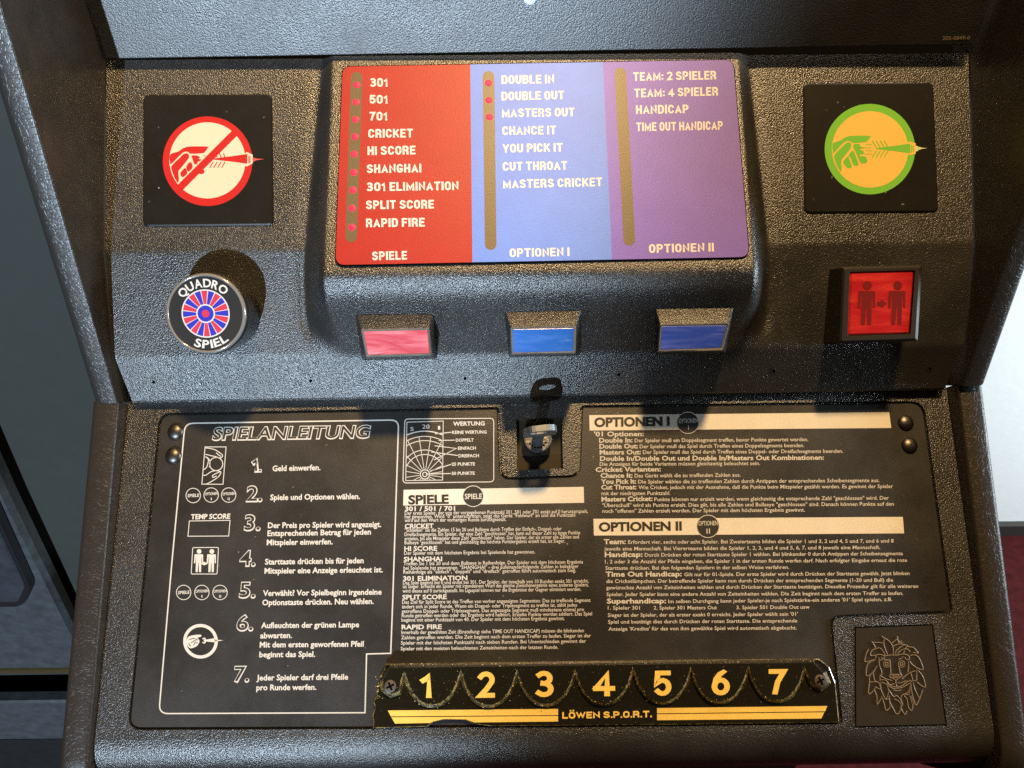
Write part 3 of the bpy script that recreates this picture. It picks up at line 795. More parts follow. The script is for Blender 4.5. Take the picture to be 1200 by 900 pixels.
# ---- lower panel with recessed instruction plate
plate_px = rpoly([(189, 486.5), (583, 479.5), (586, 562.5), (679.5, 559), (682.5, 477.5), (1080.5, 472.5), (1114, 716), (972, 722), (985, 846), (437, 851), (437, 852), (152, 853)],
                 [14, 3, 14, 14, 3, 16, 3, 12, 3, 0, 0, 12])
rec_px = inset(plate_px, -2.6)
lock_px = [(605, 491), (658.5, 489), (660, 549), (606, 551)]
REC = .0034
g = Geo()
def lowpt(x, py):
    q = at(633, py, LOW); return Vector((x, q.y, q.z))
outer_loop = [lowpt(-WH + .0005, 446), lowpt(WR - .0005, 440), lowpt(WR - .0005, 860), lowpt(-WH + .0005, 860)]
bm = bmesh.new()
def loop_edges(pts):
    v = [bm.verts.new(p) for p in pts]
    return [bm.edges.new((v[k], v[(k + 1) % len(v)])) for k in range(len(v))]
ed = loop_edges(outer_loop) + loop_edges([at(x, y, LOW) for x, y in rec_px]) + loop_edges([at(x, y, LOW) for x, y in lock_px])
bmesh.ops.triangle_fill(bm, use_beauty=True, use_dissolve=False, edges=ed)
bm.verts.index_update()
vv = [v.co.copy() for v in bm.verts]; ff = [[v.index for v in f.verts] for f in bm.faces]; bm.free()
i = g.vs(vv)
for f in ff: g.face([i[k] for k in f], 0)
rt = [at(x, y, LOW) for x, y in rec_px]; rb = [p - LOW.n * REC for p in rt]
g.loft([rt, rb], 0, False); g.poly(rb, 0)
lt = [at(x, y, LOW) for x, y in lock_px]; lb = [p - LOW.n * .009 for p in lt]
g.loft([lt, lb], 1, False); g.poly(lb, 1)
# rounded nose at the front and the front face going down
e = lowpt(0, 860); tng = (lowpt(0, 862) - e).normalized(); nrm = LOW.n
rowsn = []
RN = .026
for k in range(13):
    a = rad(85) * k / 12
    q = e + tng * (RN * math.sin(a)) - nrm * (RN * (1 - math.cos(a)))
    rowsn.append([(-WH + .0005, q.y, q.z), (WR - .0005, q.y, q.z)])
a = rad(85); q = q + (tng * math.cos(a) - nrm * math.sin(a)) * .30
rowsn.append([(-WH + .0005, q.y, q.z), (WR - .0005, q.y, q.z)])
g.grid(rowsn, 0, True)
low = build(g, 'lower_panel', [M_PEB, simple('recess_black', (.03, .024, .014), .3, .5)], dm); fix_normals(low)

# instruction plate
H_P = -.0012
g = Geo(); slab(g, LOW, plate_px, -REC + .0002, H_P, 0, bev=.9, hb=.0004)
plate = build(g, 'instruction_plate', M_PLATE, dm); HT = H_P + .00008

for px, py in ((206, 506), (203.5, 534), (1061, 495.5), (1065.5, 522)):
    g = Geo(); c = at(px, py, LOW, H_P); dome(g, c, LOW.n, .0056, .0034, 0, 24, 7)
    build(g, 'rivet', M_RIVET, dm, plate)

# --- printed frames, bars, drawings
g = Geo()
def A1(x, y): return (160 + x / 3.75, 470 + y / 3.75)
def A2(x, y): return (160 + x / 3.75, 660 + y / 3.75)
frame = rpoly([A1(213, 98), A1(1152, 83), A1(1125, 900), A2(1117, 396), A2(1011, 399), A2(1004, 657), A2(98, 661), A2(155, 0)], [11, 9, 0, 0, 0, 0, 10, 0])
stroke(g, LOW, frame, 1.5, HT, 0, True)
# coin-in-hand drawing
def K(pts): return [(200 + x / 7.5, 500 + y / 7.5) for x, y in pts]
stroke(g, LOW, K([(302, 178), (487, 178), (460, 506), (274, 506)]), .9, HT, 0, True)
stroke(g, LOW, K(circ((400, 328), 58, 28)), 1.0, HT, 0, True)
for c in ([(302, 186), (350, 192), (400, 208), (440, 236), (456, 252), (446, 272), (420, 272), (392, 262), (360, 256), (330, 248), (304, 244)], [(400, 228), (418, 246), (442, 262)],
          [(304, 262), (325, 280), (332, 300), (318, 352), (300, 372), (288, 376)], [(318, 268), (340, 290), (346, 322), (340, 356)],
          [(285, 426), (310, 426), (340, 405), (370, 390), (410, 388), (438, 396), (440, 408), (420, 440), (380, 468), (320, 502), (280, 504)], [(430, 398), (385, 418), (366, 436), (376, 446), (404, 432)]):
    stroke(g, LOW, K(smoothline(c, 3)), 1.0, HT)
# rows of small button drawings
for row, cs in ((A1, ((249, 415), (328, 413), (405, 413))), (A1, ((207, 841), (287, 841), (367, 841)))):
    for k, (x, y) in enumerate(cs):
        c = row(x, y); stroke(g, LOW, circ(c, 8.5, 30), .8, HT, 0, True)
        if k == 0: text(g, LOW, 'SPIELE', (c[0] - 6.8, c[1] + 2), (c[0] + 6.8, c[1] + 1.4), 3.6, HT, 0, .02, .15)
        else:
            text(g, LOW, 'OPTIONEN', (c[0] - 7.4, c[1] + .4), (c[0] + 7.4, c[1] - .4), 3.2, HT, 0, .02, .1)
            text(g, LOW, 'I' if k == 1 else 'II', (c[0] - (.4 if k == 1 else 1.0), c[1] + 6), (c[0] + (.6 if k == 1 else 1.2), c[1] + 6), 3, HT, 0, .01)
stroke(g, LOW, [A1(232, 527), A1(411, 524), A1(405, 593), A1(226, 594)], .9, HT, 0, True)
text(g, LOW, 'TEMP SCORE', A1(238, 519), A1(411, 516), 5.6, HT, 0, .035, .12)
stroke(g, LOW, rpoly([A1(247, 644), A1(360, 643), A1(354, 760), A1(240, 760)], 1.5, 3), .9, HT, 0, True)
ff4 = lambda pts: [(160 + x / 3.75, 470 + y / 3.75) for x, y in pts]
figure(g, LOW, ff4, 275, 650, .285, HT); figure(g, LOW, ff4, 331, 650, .285, HT)
flat(g, LOW, ff4([(284, 712), (298, 706), (313, 715), (298, 722), (284, 716)]), HT)
# small dart sign
c = A2(281, 343); ring(g, LOW, circ(c, 20.3, 48), circ(c, 16.6, 48), HT)
f6 = lambda pts: [A2(x, y) for x, y in pts]
flat(g, LOW, f6(smoothline([(222, 330), (240, 318), (280, 314), (284, 322), (268, 328), (276, 338), (274, 352), (262, 366), (240, 374), (228, 368), (218, 350)], 3, True)), HT)
flat(g, LOW, f6([(288, 330), (300, 326), (306, 336), (340, 330), (350, 336), (382, 339), (350, 344), (340, 347), (306, 344), (300, 354), (288, 350), (296, 340)]), HT)
# scoring diagram
D = lambda pts: [(460 + x / 9.231, 485 + y / 9.231) for x, y in pts]
stroke(g, LOW, rpoly(D([(133, 55), (1095, 48), (1095, 735), (112, 748)]), 4.5), 1.0, HT, 0, True)
stroke(g, LOW, D([(155, 90), (548, 78), (542, 716), (142, 722)]), .8, HT, 0, True)
dc = (350, 655)
def clampx(pts):
    return [(max(x, 150 - 14 * (y - 90) / 630), y) if x < 300 else (min(x, 546), y) for x, y in pts]
for r_, a0, a1, w in ((468, 65, 115.5, 1.2), (412, 62, 119, .9), (366, 58, 123, .9), (264, 44, 139, .9), (216, 30, 156, .9)):
    stroke(g, LOW, D([(dc[0] + r_ * math.cos(rad(a)), dc[1] - r_ * math.sin(rad(a))) for a in [a0 + (a1 - a0) * k / 24 for k in range(25)]]), w, HT)
for k in range(20):
    a = rad(9 + 18 * k); rr = 60
    dx, dy = math.cos(a), -math.sin(a)
    tmax = 412
    if dx > 0: tmax = min(tmax, (546 - dc[0]) / dx)
    if dx < 0: tmax = min(tmax, (148 - dc[0]) / dx)
    if dy > 0: tmax = min(tmax, (718 - dc[1]) / dy)
    if tmax > 62: stroke(g, LOW, D([(dc[0] + dx * rr, dc[1] + dy * rr), (dc[0] + dx * tmax, dc[1] + dy * tmax)]), .7, HT)
stroke(g, LOW, D(circ(dc, 50, 28)), 1.1, HT, 0, True); stroke(g, LOW, D(circ(dc, 24, 20)), 1.0, HT, 0, True)
for l in ([(460, 215), (548, 208), (636, 199)], [(500, 288), (672, 284)], [(455, 345), (690, 374), (450, 498)], [(420, 412), (706, 450)], [(410, 618), (636, 545)], [(360, 652), (632, 645)]):
    stroke(g, LOW, D(l), 1.0, HT)
for s, x0, x1, yb, cp, bd in (('WERTUNG', 655, 998, 128, 4.6, .03), ('KEINE WERTUNG', 645, 1018, 216, 3.5, .03), ('DOPPELT', 684, 878, 300, 3.5, .03), ('EINFACH', 708, 902, 388, 3.5, .03), ('DREIFACH', 714, 935, 470, 3.5, .03),
                            ('25 PUNKTE', 640, 892, 560, 3.5, .03), ('50 PUNKTE', 640, 890, 660, 3.5, .03), ('5', 193, 228, 184, 4.4, .0), ('20', 322, 400, 160, 4.8, .0), ('1', 492, 516, 170, 4.4, .0)):
    p = D([(x0, yb), (x1, yb - (x1 - x0) * .012)]); text(g, LOW, s, p[0], p[1], cp, HT, 0, bd)
for l in ([(232, 336), (250, 330), (270, 338)], [(240, 350), (256, 340), (262, 344)], [(250, 362), (256, 350), (270, 350)], [(228, 352), (238, 366)], [(298, 332), (292, 340), (298, 348)]):
    stroke(g, LOW, f6(l), .8, HT + .00006, 1)
build(g, 'printed_drawings', [M_PRINT, M_PLATE], dm, plate)

# bars and discs
g = Geo()
B1 = lambda x, y: (680 + x / 2.857, 470 + y / 2.857)
B2 = lambda x, y: (690 + x / 2.7907, 600 + y / 2.7907)
flat(g, LOW, [(473, 574), (684, 570.5), (684.5, 589.2), (472.5, 592.4)], HT, 0)
flat(g, LOW, [(690.5, 486.5), (1042, 483), (1044.5, 501.5), (691, 504.5)], HT, 0)
flat(g, LOW, [(695.4, 608), (1058, 605.7), (1059.5, 625), (696, 627.6)], HT, 0)
for c, r in (((554.5, 581.5), 12.6), ((806.3, 495.4), 13), ((829.7, 616.8), 13.6)):
    flat(g, LOW, circ(c, r, 40), HT + .00004, 1); flat(g, LOW, circ(c, r - .9, 40), HT + .00008, 2)
h2 = HT + .00012
text(g, LOW, 'SPIELE', (478.5, 590.8), (526, 589.9), 10, h2, 2, .04, 0, 4)
text(g, LOW, 'OPTIONEN I', (696.5, 500), (785, 498.6), 10.2, h2, 2, .04, 0, 4)
text(g, LOW, 'OPTIONEN II', (701.8, 622.5), (799, 621.3), 10, h2, 2, .04, 0, 4)
text(g, LOW, 'SPIELE', (544.6, 584.8), (565, 584.4), 6, h2, 1, .02)
text(g, LOW, 'OPTIONEN', (795.4, 496), (817.6, 495.4), 5.2, h2, 1, .01); text(g, LOW, 'I', (806.2, 503.6), (807.2, 503.6), 5, h2, 1, .0)
text(g, LOW, 'OPTIONEN', (818.6, 616), (841, 615.4), 5.2, h2, 1, .01); text(g, LOW, 'II', (828, 625.4), (832, 625.3), 6, h2, 1, .0)
build(g, 'heading_bars', [M_BAR, M_PRINT, M_PRINTBLK], dm, plate)

# outlined heading and numerals
g = Geo()
def outlined(s, p0, p1, cap, sh):
    if s[0] == '1':
        wn = (p1[0] - p0[0]); e = Vector((wn * .62, (p1[1] - p0[1]) * .6))
        if s[0] == '1': p0 = (p0[0] + 2.5, p0[1])
        p2 = (p0[0] + wn * .64, p0[1] - .1)
        block(g, LOW, s[0], p0, p2, cap, HT, 0, sw=.32, w0=.40); block(g, LOW, s[0], (p0[0] + .9, p0[1] - 2.0), (p2[0] - 2.2, p2[1] - 2.0), cap - 3.0, HT + .00006, 1, sw=.17, w0=.46)
        q = (p1[0] - 4, p1[1]); flat(g, LOW, [q, (q[0] + 4, q[1]), (q[0] + 4, q[1] - 4), (q[0], q[1] - 4)], HT, 0); flat(g, LOW, [(q[0] + .8, q[1] - 1.4), (q[0] + 2.9, q[1] - 1.4), (q[0] + 2.9, q[1] - 3.3), (q[0] + .8, q[1] - 3.3)], HT + .00006, 1)
        return
    text(g, LOW, s, p0, p1, cap, HT, 0, .045, sh, 4)
    q0 = (p0[0] + .7, p0[1] - .75); q1 = (p1[0] - 1.0, p1[1] - .75)
    text(g, LOW, s, q0, q1, cap - .9, HT + .00006, 1, .006, sh, 4)
outlined('SPIELANLEITUNG', A1(330, 172), A1(1022, 162), 14.6, .22)
build(g, 'outlined_heading', [M_PRINT, M_PLATE], dm, plate)
for s, x0, x1, yb, mp in (('1.', 498, 550, 315, A1), ('2.', 480, 553, 441, A1), ('3.', 471, 545, 568, A1), ('4.', 450, 523, 725, A1), ('5.', 449, 523, 864, A1), ('6.', 437, 513, 296, A2), ('7.', 425, 495, 521, A2)):
    g = Geo(); outlined(s, mp(x0, yb), mp(x1, yb - 1), 17.6, .1)
    build(g, 'outlined_numeral', [M_PRINT, M_PLATE], dm, plate)

# rule text
g = Geo()
for s, x0, x1, yl, yr, mp in (
    ('Geld einwerfen.', 597, 808, 308, 303, A1), ('Spiele und Optionen wählen.', 587, 982, 435, 430, A1), ('Der Preis pro Spieler wird angezeigt.', 577, 1075, 558, 553, A1),
    ('Entsprechenden Betrag für jeden', 575, 1030, 593, 586, A1), ('Mitspieler einwerfen.', 572, 862, 633, 629, A1), ('Starttaste drücken bis für jeden', 564, 998, 718, 712, A1),
    ('Mitspieler eine Anzeige erleuchtet ist.', 562, 1082, 758, 752, A1), ('Verwählt? Vor Spielbeginn irgendeine', 555, 1077, 856, 850, A1), ('Optionstaste drücken. Neu wählen.', 552, 1042, 897, 891, A1),
    ('Aufleuchten der grünen Lampe', 547, 978, 285, 281, A2), ('abwarten.', 543, 683, 330, 328, A2), ('Mit dem ersten geworfenen Pfeil', 541, 998, 370, 366, A2), ('beginnt das Spiel.', 539, 785, 413, 411, A2),
    ('Jeder Spieler darf drei Pfeile', 527, 930, 515, 511, A2), ('pro Runde werfen.', 526, 790, 558, 556, A2)):
    text(g, LOW, s, mp(x0, yl), mp(x1, yr), 6.4, HT, 0, .028, .05)
C4 = lambda x, y: (440 + x / 4.2857, 590 + y / 4.2857)
for s, x0, x1, yb, hd in (
    ('301 / 501 / 701', 148, 400, 38, 1), ('Der erste Spieler, der von der vorgegebenen Punktzahl 301, 501 oder 701 exakt auf 0 herunterspielt,', 147, 1067, 57, 0),
    ('hat gewonnen. Wird "0" unterschritten, zeigt das Gerät "Fehlwurf" an und die Punktzahl', 147, 1003, 75, 0), ('wird auf den Wert der vorherigen Runde zurückgesetzt.', 147, 657, 93, 0),
    ('CRICKET', 147, 292, 125, 1), ('"Schließen" Sie die Zahlen 15 bis 20 und Bullseye durch Treffen der Einfach-, Doppel- oder', 147, 935, 143, 0),
    ('Dreifachsegmente. Ein Spieler, der eine Zahl "geschlossen" hat, kann auf dieser Zahl so lange Punkte', 146, 1028, 164, 0),
    ('erzielen, bis alle Mitspieler diese Zahl "geschlossen" haben. Der Spieler, der als erster alle Zahlen und', 146, 1022, 185, 0),
    ('Bullseye "geschlossen" hat und gleichzeitig das höchste Punktergebnis erzielt hat, ist Sieger.', 146, 952, 205, 0),
    ('HI SCORE', 145, 310, 238, 1), ('Der Spieler mit dem höchsten Ergebnis bei Spielende hat gewonnen.', 144, 802, 258, 0),
    ('SHANGHAI', 142, 335, 291, 1), ('Treffen Sie 1 bis 20 und dann Bullseye in Reihenfolge. Der Spieler mit dem höchsten Ergebnis', 141, 1042, 311, 0),
    ('bei Spielende hat gewonnen. "SHANGHAI" - drei aufeinanderfolgende Zahlen in beliebiger', 141, 1020, 333, 0),
    ('Reihenfolge als "einfach", "doppelt" und "dreifach" getroffen führt automatisch zum Sieg.', 140, 1007, 353, 0),
    ('301 ELIMINATION', 139, 462, 388, 1), ('Das Spiel beginnt bei 0 und endet bei 301. Der Spieler, der innerhalb von 10 Runden exakt 301 erreicht,', 138, 1070, 407, 0),
    ('ist Sieger. Erreicht ein Spieler mit irgendeinem Wurf das gleiche Zwischenergebnis eines anderen Spielers,', 138, 1070, 426, 0),
    ('wird dieses auf 0 zurückgestellt. Im Ligaspiel können nur die Ergebnisse der Gegner eliminiert werden.', 136, 1033, 448, 0),
    ('SPLIT SCORE', 135, 358, 482, 1), ('Das Ziel für Split Score ist das Treffen von vorher angezeigten Segmenten. Das zu treffende Segment', 134, 1080, 504, 0),
    ('ändert sich in jeder Runde. Wenn ein Doppel- oder Triplesegment zu treffen ist, zählt jedes', 133, 1012, 527, 0),
    ('getroffene Doppel- oder Triplesegment. Das angezeigte Segment muß mindestens einmal pro', 132, 1047, 550, 0),
    ('Runde getroffen werden oder das Ergebnis wird halbiert. Erzielte Punkte werden addiert. Das Spiel', 132, 1088, 572, 0),
    ('beginnt mit einer Punktzahl von 40. Der Spieler mit dem höchsten Ergebnis gewinnt.', 131, 950, 594, 0),
    ('RAPID FIRE', 131, 333, 632, 1), ('Innerhalb der gewählten Zeit (Einstellung: siehe TIME OUT HANDICAP) müssen die blinkenden', 130, 1047, 656, 0),
    ('Zahlen getroffen werden. Die Zeit beginnt nach dem ersten Treffer zu laufen. Sieger ist der', 129, 1082, 682, 0),
    ('Spieler mit der höchsten Punktzahl nach sieben Runden. Bei Unentschieden gewinnt der', 128, 1058, 709, 0),
    ('Spieler mit den meisten beleuchteten Zeiteinheiten nach der letzten Runde.', 127, 918, 738, 0)):
    text(g, LOW, s, C4(x0, yb), C4(x1, yb - (x1 - x0) * .0105), 5.2 if hd else 4.2, HT, 0, .03 if hd else .010)
for s, x0, x1, yl, yr, b in (
    ("'01 Optionen:", 46, 213, 118, 117, 1), ('Double In:', 63, 175, 139, 138, 1), ('Der Spieler muß ein Doppelsegment treffen, bevor Punkte gewertet werden.', 182, 763, 138, 134, 0),
    ('Double Out:', 64, 193, 159, 158, 1), ('Der Spieler muß das Spiel durch Treffen eines Doppelsegments beenden.', 199, 750, 158, 154, 0),
    ('Masters Out:', 65, 203, 179, 178, 1), ('Der Spieler muß das Spiel durch Treffen eines Doppel- oder Dreifachsegments beenden.', 210, 880, 177, 173, 0),
    ('Double In/Double Out und Double In/Masters Out Kombinationen:', 66, 816, 200, 196, 1), ('Die Anzeigen für beide Varianten müssen gleichzeitig beleuchtet sein.', 65, 602, 217, 214, 0),
    ('Cricket Varianten:', 51, 270, 237, 235, 1), ('Chance It:', 68, 175, 257, 256, 1), ('Das Gerät wählt die zu treffenden Zahlen aus.', 182, 537, 256, 253, 0),
    ('You Pick It:', 69, 187, 277, 276, 1), ('Die Spieler wählen die zu treffenden Zahlen durch Antippen der entsprechenden Scheibensegmente aus.', 194, 1002, 276, 271, 0),
    ('Cut Throat:', 70, 188, 296, 295, 1), ('Wie Cricket, jedoch mit der Ausnahme, daß die Punkte beim Mitspieler gezählt werden. Es gewinnt der Spieler', 195, 1047, 295, 291, 0),
    ('mit der niedrigsten Punktzahl.', 71, 302, 315, 314, 0), ('Masters Cricket:', 71, 242, 336, 334, 1),
    ('Punkte können nur erzielt werden, wenn gleichzeitig die entsprechende Zahl "geschlossen" wird. Der', 248, 1033, 335, 330, 0),
    ('"Überschuß" wird als Punkte erzielt. Dies gilt, bis alle Zahlen und Bullseye "geschlossen" sind. Danach können Punkte auf den', 73, 1050, 355, 350, 0),
    ('noch "offenen" Zahlen erzielt werden. Der Spieler mit dem höchsten Ergebnis gewinnt.', 74, 752, 374, 370, 0)):
    text(g, LOW, s, B1(x0, yl), B1(x1, yr), 5.3 if b else 4.3, HT, 0, .03 if b else .012)
for s, x0, x1, yl, yr, b in (
    ('Team:', 49, 121, 105, 104, 1), ('Erfordert vier, sechs oder acht Spieler. Bei Zweierteams bilden die Spieler 1 und 3, 2 und 4, 5 und 7, und 6 und 8', 129, 997, 104, 100, 0),
    ('jeweils eine Mannschaft. Bei Viererteams bilden die Spieler 1, 2, 3, und 4 und 5, 6, 7, und 8 jeweils eine Mannschaft.', 51, 953, 126, 121, 0),
    ('Handicap:', 52, 176, 147, 146, 1), ('Durch Drücken der roten Starttaste Spieler 1 wählen. Bei blinkender 0 durch Antippen der Scheibensegmente', 183, 1027, 146, 141, 0),
    ('1, 2 oder 3 die Anzahl der Pfeile eingeben, die Spieler 1 in der ersten Runde werfen darf. Nach erfolgter Eingabe erneut die rote', 53, 1041, 168, 163, 0),
    ('Starttaste drücken. Bei den folgenden Spielern in der selben Weise verfahren.', 54, 655, 189, 186, 0),
    ('Time Out Handicap:', 55, 304, 211, 210, 1), ('Gilt nur für 01-Spiele. Der erste Spieler wird durch Drücken der Starttaste gewählt. Jetzt blinken', 312, 1049, 210, 206, 0),
    ('die Cricketlämpchen. Der betreffende Spieler kann nun durch Drücken der entsprechenden Segmente (1-20 und Bull) die', 57, 995, 232, 228, 0),
    ('gewünschte Anzahl von Zeiteinheiten wählen und durch Drücken der Starttaste bestätigen. Dieselbe Prozedur gilt für alle weiteren', 57, 1077, 253, 248, 0),
    ('Spieler. Jeder Spieler kann eine andere Anzahl von Zeiteinheiten wählen. Die Zeit beginnt nach dem ersten Treffer zu laufen.', 58, 1028, 275, 271, 0),
    ('Superhandicap:', 59, 253, 299, 298, 1), ("Im selben Durchgang kann jeder Spieler-je nach Spielstärke-ein anderes '01' Spiel spielen, z.B.", 260, 992, 298, 291, 0),
    ('1. Spieler 301', 62, 167, 319, 319, 0), ('2. Spieler 301 Masters Out', 212, 419, 319, 318, 0), ('3. Spieler 501 Double Out usw', 483, 722, 318, 316, 0),
    ("Sieger ist der Spieler, der als erster exakt 0 erreicht. Jeder Spieler wählt sein '01'", 62, 684, 343, 339, 0),
    ('Spiel und bestätigt dies durch Drücken der roten Starttaste. Die entsprechende', 63, 682, 365, 361, 0),
    ("Anzeige 'Kredite' für das von ihm gewählte Spiel wird automatisch abgebucht.", 64, 680, 388, 384, 0)):
    text(g, LOW, s, B2(x0, yl), B2(x1, yr), 5.6 if b else 4.2, HT, 0, .03 if b else .01)
build(g, 'printed_rules', M_PRINT, dm, plate)

# ---- coin lock with key
lockc = at(630, 514, LOW, .002)
fnl = disc_fn(lockc, LOW.n, rad(8))
RL = .0098
g = Geo()
g.loft([ringpts(fnl, RL, -.022, 40), ringpts(fnl, RL, -.001, 40), ringpts(fnl, RL * .93, 0, 40), ringpts(fnl, RL * .84, 0, 40), ringpts(fnl, RL * .82, -.0008, 40)], 0, False)
lk = build(g, 'lock', M_CHROME, dm)
g = Geo(); g.poly(ringpts(fnl, RL * .83, -.0008, 40)); build(g, 'lock_face', M_LOCKFACE, dm, lk)
g = Geo()
for k in range(7):
    a = rad(205 + 20 * k); c0 = (RL * .62 * math.cos(a), RL * .62 * math.sin(a))
    g.poly([fnl(c0[0] + .0009 * math.cos(t * math.pi / 3 + k), c0[1] + .0007 * math.sin(t * math.pi / 3 + k), -.0006) for t in range(6)])
build(g, 'stamped_marks', M_DARK, dm, lk)
key = Thing('key', 'small flat steel key sticking out of the chrome coin lock', 'key', W @ lockc)
fk = disc_fn(lockc + LOW.n * 0, LOW.n, rad(6))
def kp(x, y, z): return fk(x, y, z)          # x across, y thickness, z out of the lock
g = Geo()
bow = rpoly([(-.0040, .0205), (-.0105, .0215), (-.0108, .033), (-.0085, .0435), (.0085, .0435), (.0108, .033), (.0105, .0215), (.0040, .0205)], [.001, .002, .004, .007, .007, .004, .002, .001], 4)
hole = [(.0066 * math.cos(2 * math.pi * k / 20), .0362 + .0040 * math.sin(2 * math.pi * k / 20)) for k in range(20)]
bm = bmesh.new()
e1 = loop_edges([(x, y, 0) for x, y in bow]) + loop_edges([(x, y, 0) for x, y in hole])
bmesh.ops.triangle_fill(bm, use_beauty=True, use_dissolve=False, edges=e1)
bm.verts.index_update(); vv = [v.co.copy() for v in bm.verts]; ff = [[v.index for v in f.verts] for f in bm.faces]; bm.free()
TK = .0019
for s in (-1, 1):
    i = g.vs([kp(v.x, s * TK, v.y) for v in vv])
    for f in ff: g.face([i[k] for k in f])
for lp in (bow, hole): g.loft([[kp(x, -TK, y) for x, y in lp], [kp(x, TK, y) for x, y in lp]], 0, False)
kb = build(g, 'bow', simple('key_steel', (.24, .26, .28), .45, .5, metal=1, grain=.00004, gscale=400), key); fix_normals(kb)
g = Geo(); g.loft([[kp(x, y, z) for x, y in ((-.0038, -.001), (.0038, -.001), (.0038, .001), (-.0038, .001))] for z in (-.001, .0212)], 0, False)
build(g, 'blade', M_CHROME, key)

# ---- dart holder strip
strip_px = [(452, 778), (600, 776), (800, 773.5), (960, 772), (972, 782), (979, 800), (983.5, 846.5), (800, 849), (575, 851), (556, 848.5), (548, 845), (540, 843), (520, 843.5), (508, 846), (501, 851.5), (470, 852.5), (437, 853.5), (438, 846), (436.5, 838), (439.5, 830), (438, 822), (441.5, 815), (440.5, 808), (445, 801), (444, 795), (449, 788)]
H_A = .0022
g = Geo(); 
_o = [at(x, y, LOW, H_A - .0004) for x, y in strip_px]; _t = [at(x, y, LOW, H_A) for x, y in inset(strip_px, .9)]
g.loft([[p - LOW.n * (H_A - .0004 - H_P - .0001) for p in _o], _o], 0, False); g.loft([_o, _t], 1, False); g.poly(_t, 0)
st = build(g, 'dart_holder_strip', [M_ACR, M_ACREDGE], dm)
g = Geo(); hA = H_A + .0001
flat(g, LOW, [(454.5, 832.6), (654, 830.7), (654, 838), (458, 839.5)], hA); flat(g, LOW, [(458.6, 840.6), (654, 839), (654, 845.5), (556, 846.6), (546, 843), (520, 842.6), (508, 845.4), (504, 847.2), (463, 848)], hA)
flat(g, LOW, [(770, 829.8), (969.5, 827.3), (967, 833.6), (770, 836)], hA); flat(g, LOW, [(770, 837), (966, 834.7), (962.5, 842), (770, 844)], hA)
block(g, LOW, 'LÖWEN S.P.O.R.T.', (659, 842.3), (764, 840.6), 7.8, hA, 0, sw=.24, w0=.72, gap=.14, space=.4)
build(g, 'printed_bars_and_words', M_GOLDP, dm, st)
# scalloped front layer
H_B = .0070
peaks = [(474, 791), (540, 789.5), (606, 789), (674, 788.8), (742, 786.5), (810, 786), (877, 784.8), (943, 785)]
low_y = [827, 827.5, 826.5, 825.5, 824, 823.5, 822]
scal = []
for k in range(7):
    (x0, y0), (x1, y1) = peaks[k], peaks[k + 1]
    n = 14
    for j in range(n + 1):
        u = j / n
        s_ = (1 - abs(2 * u - 1) ** 2.3) ** .80
        y = y0 + (y1 - y0) * u + (low_y[k] - (y0 + y1) / 2) * s_
        scal.append((x0 + (x1 - x0) * u, y))
layer_px = [(457, 781), (600, 779), (800, 776.5), (953, 775)] + [(966, 788), (971, 800), (962, 808), (951, 803), (945, 790)] + list(reversed(scal)) + [(472, 795), (468, 812), (458, 815), (448, 808), (447, 797)]
clean = []
for p in layer_px:
    if not clean or (Vector(p) - Vector(clean[-1])).length > .8: clean.append(p)
g = Geo()
ns = len(clean)
outer3 = [at(x, y, LOW, H_A - .0005) for x, y in inset(clean, -2.8)]
mid3 = [at(x, y, LOW, H_B - .0015) for x, y in inset(clean, -.6)]
top3 = [at(x, y, LOW, H_B) for x, y in inset(clean, 1.8)]
ids = [g.vs(l) for l in (outer3, mid3, top3)]
for A_, B_ in zip(ids, ids[1:]):
    for k in range(ns):
        j = (k + 1) % ns
        edge = 1 if (clean[k][1] > 783 and clean[j][1] > 783) else 0
        g.face((A_[k], A_[j], B_[j], B_[k]), edge)
g.face(ids[2], 0)
M_CHIP = simple('pale_acrylic_chips', (.50, .42, .20), .3, .5, coat=.6)
rc = random.Random(3)
def chip(px, py, h, r):
    k = rc.randint(3, 5); a0 = rc.random() * 6.28
    flat(g, LOW, [(px + r * (.4 + .9 * rc.random()) * math.cos(a0 + 6.283 * j / k), py + r * (.4 + .6 * rc.random()) * math.sin(a0 + 6.283 * j / k)) for j in range(k)], h + rc.random() * .0003, 2)
for x, y in scal[::1]:
    for _ in range(2 if x < 680 else 1):
        if rc.random() < .75: chip(x + rc.gauss(0, 2.0), y + rc.gauss(-.5, 1.8), H_B + .0001, .35 + .55 * rc.random())
for k in range(120):
    x = 455 + 505 * rc.random(); chip(x, 779.5 - 5 * (x - 455) / 505 + rc.gauss(0, .7), H_B + .0001, .3 + .7 * rc.random() ** 2)
for k in range(70): chip(460 + 495 * rc.random(), 784 + 40 * rc.random(), H_B + .0001, .18 + .25 * rc.random())
for k in range(26): chip(440 + 10 * rc.random(), 790 + 30 * rc.random(), H_A + .0002, .4 + .7 * rc.random())
fr_ = build(g, 'scalloped_front', [M_ACR, M_ACREDGE, M_CHIP], dm, st)
hB = H_B + .0001
for s, x0, x1, yb, yt in (('1', 493, 507.5, 818, 788.5), ('2', 559.5, 580, 817.8, 787), ('3', 627.5, 649, 817, 786.2), ('4', 695, 719.5, 816, 785.3), ('5', 766, 787, 815.6, 786), ('6', 834, 855.5, 815, 784.6), ('7', 901, 922, 814, 784.2)):
    g = Geo(); block(g, LOW, s, (x0, yb), (x1, yb - .2), yb - yt, hB, 0, sw=.185, w0=.42)
    build(g, 'printed_numeral', M_GOLDP, dm, st)
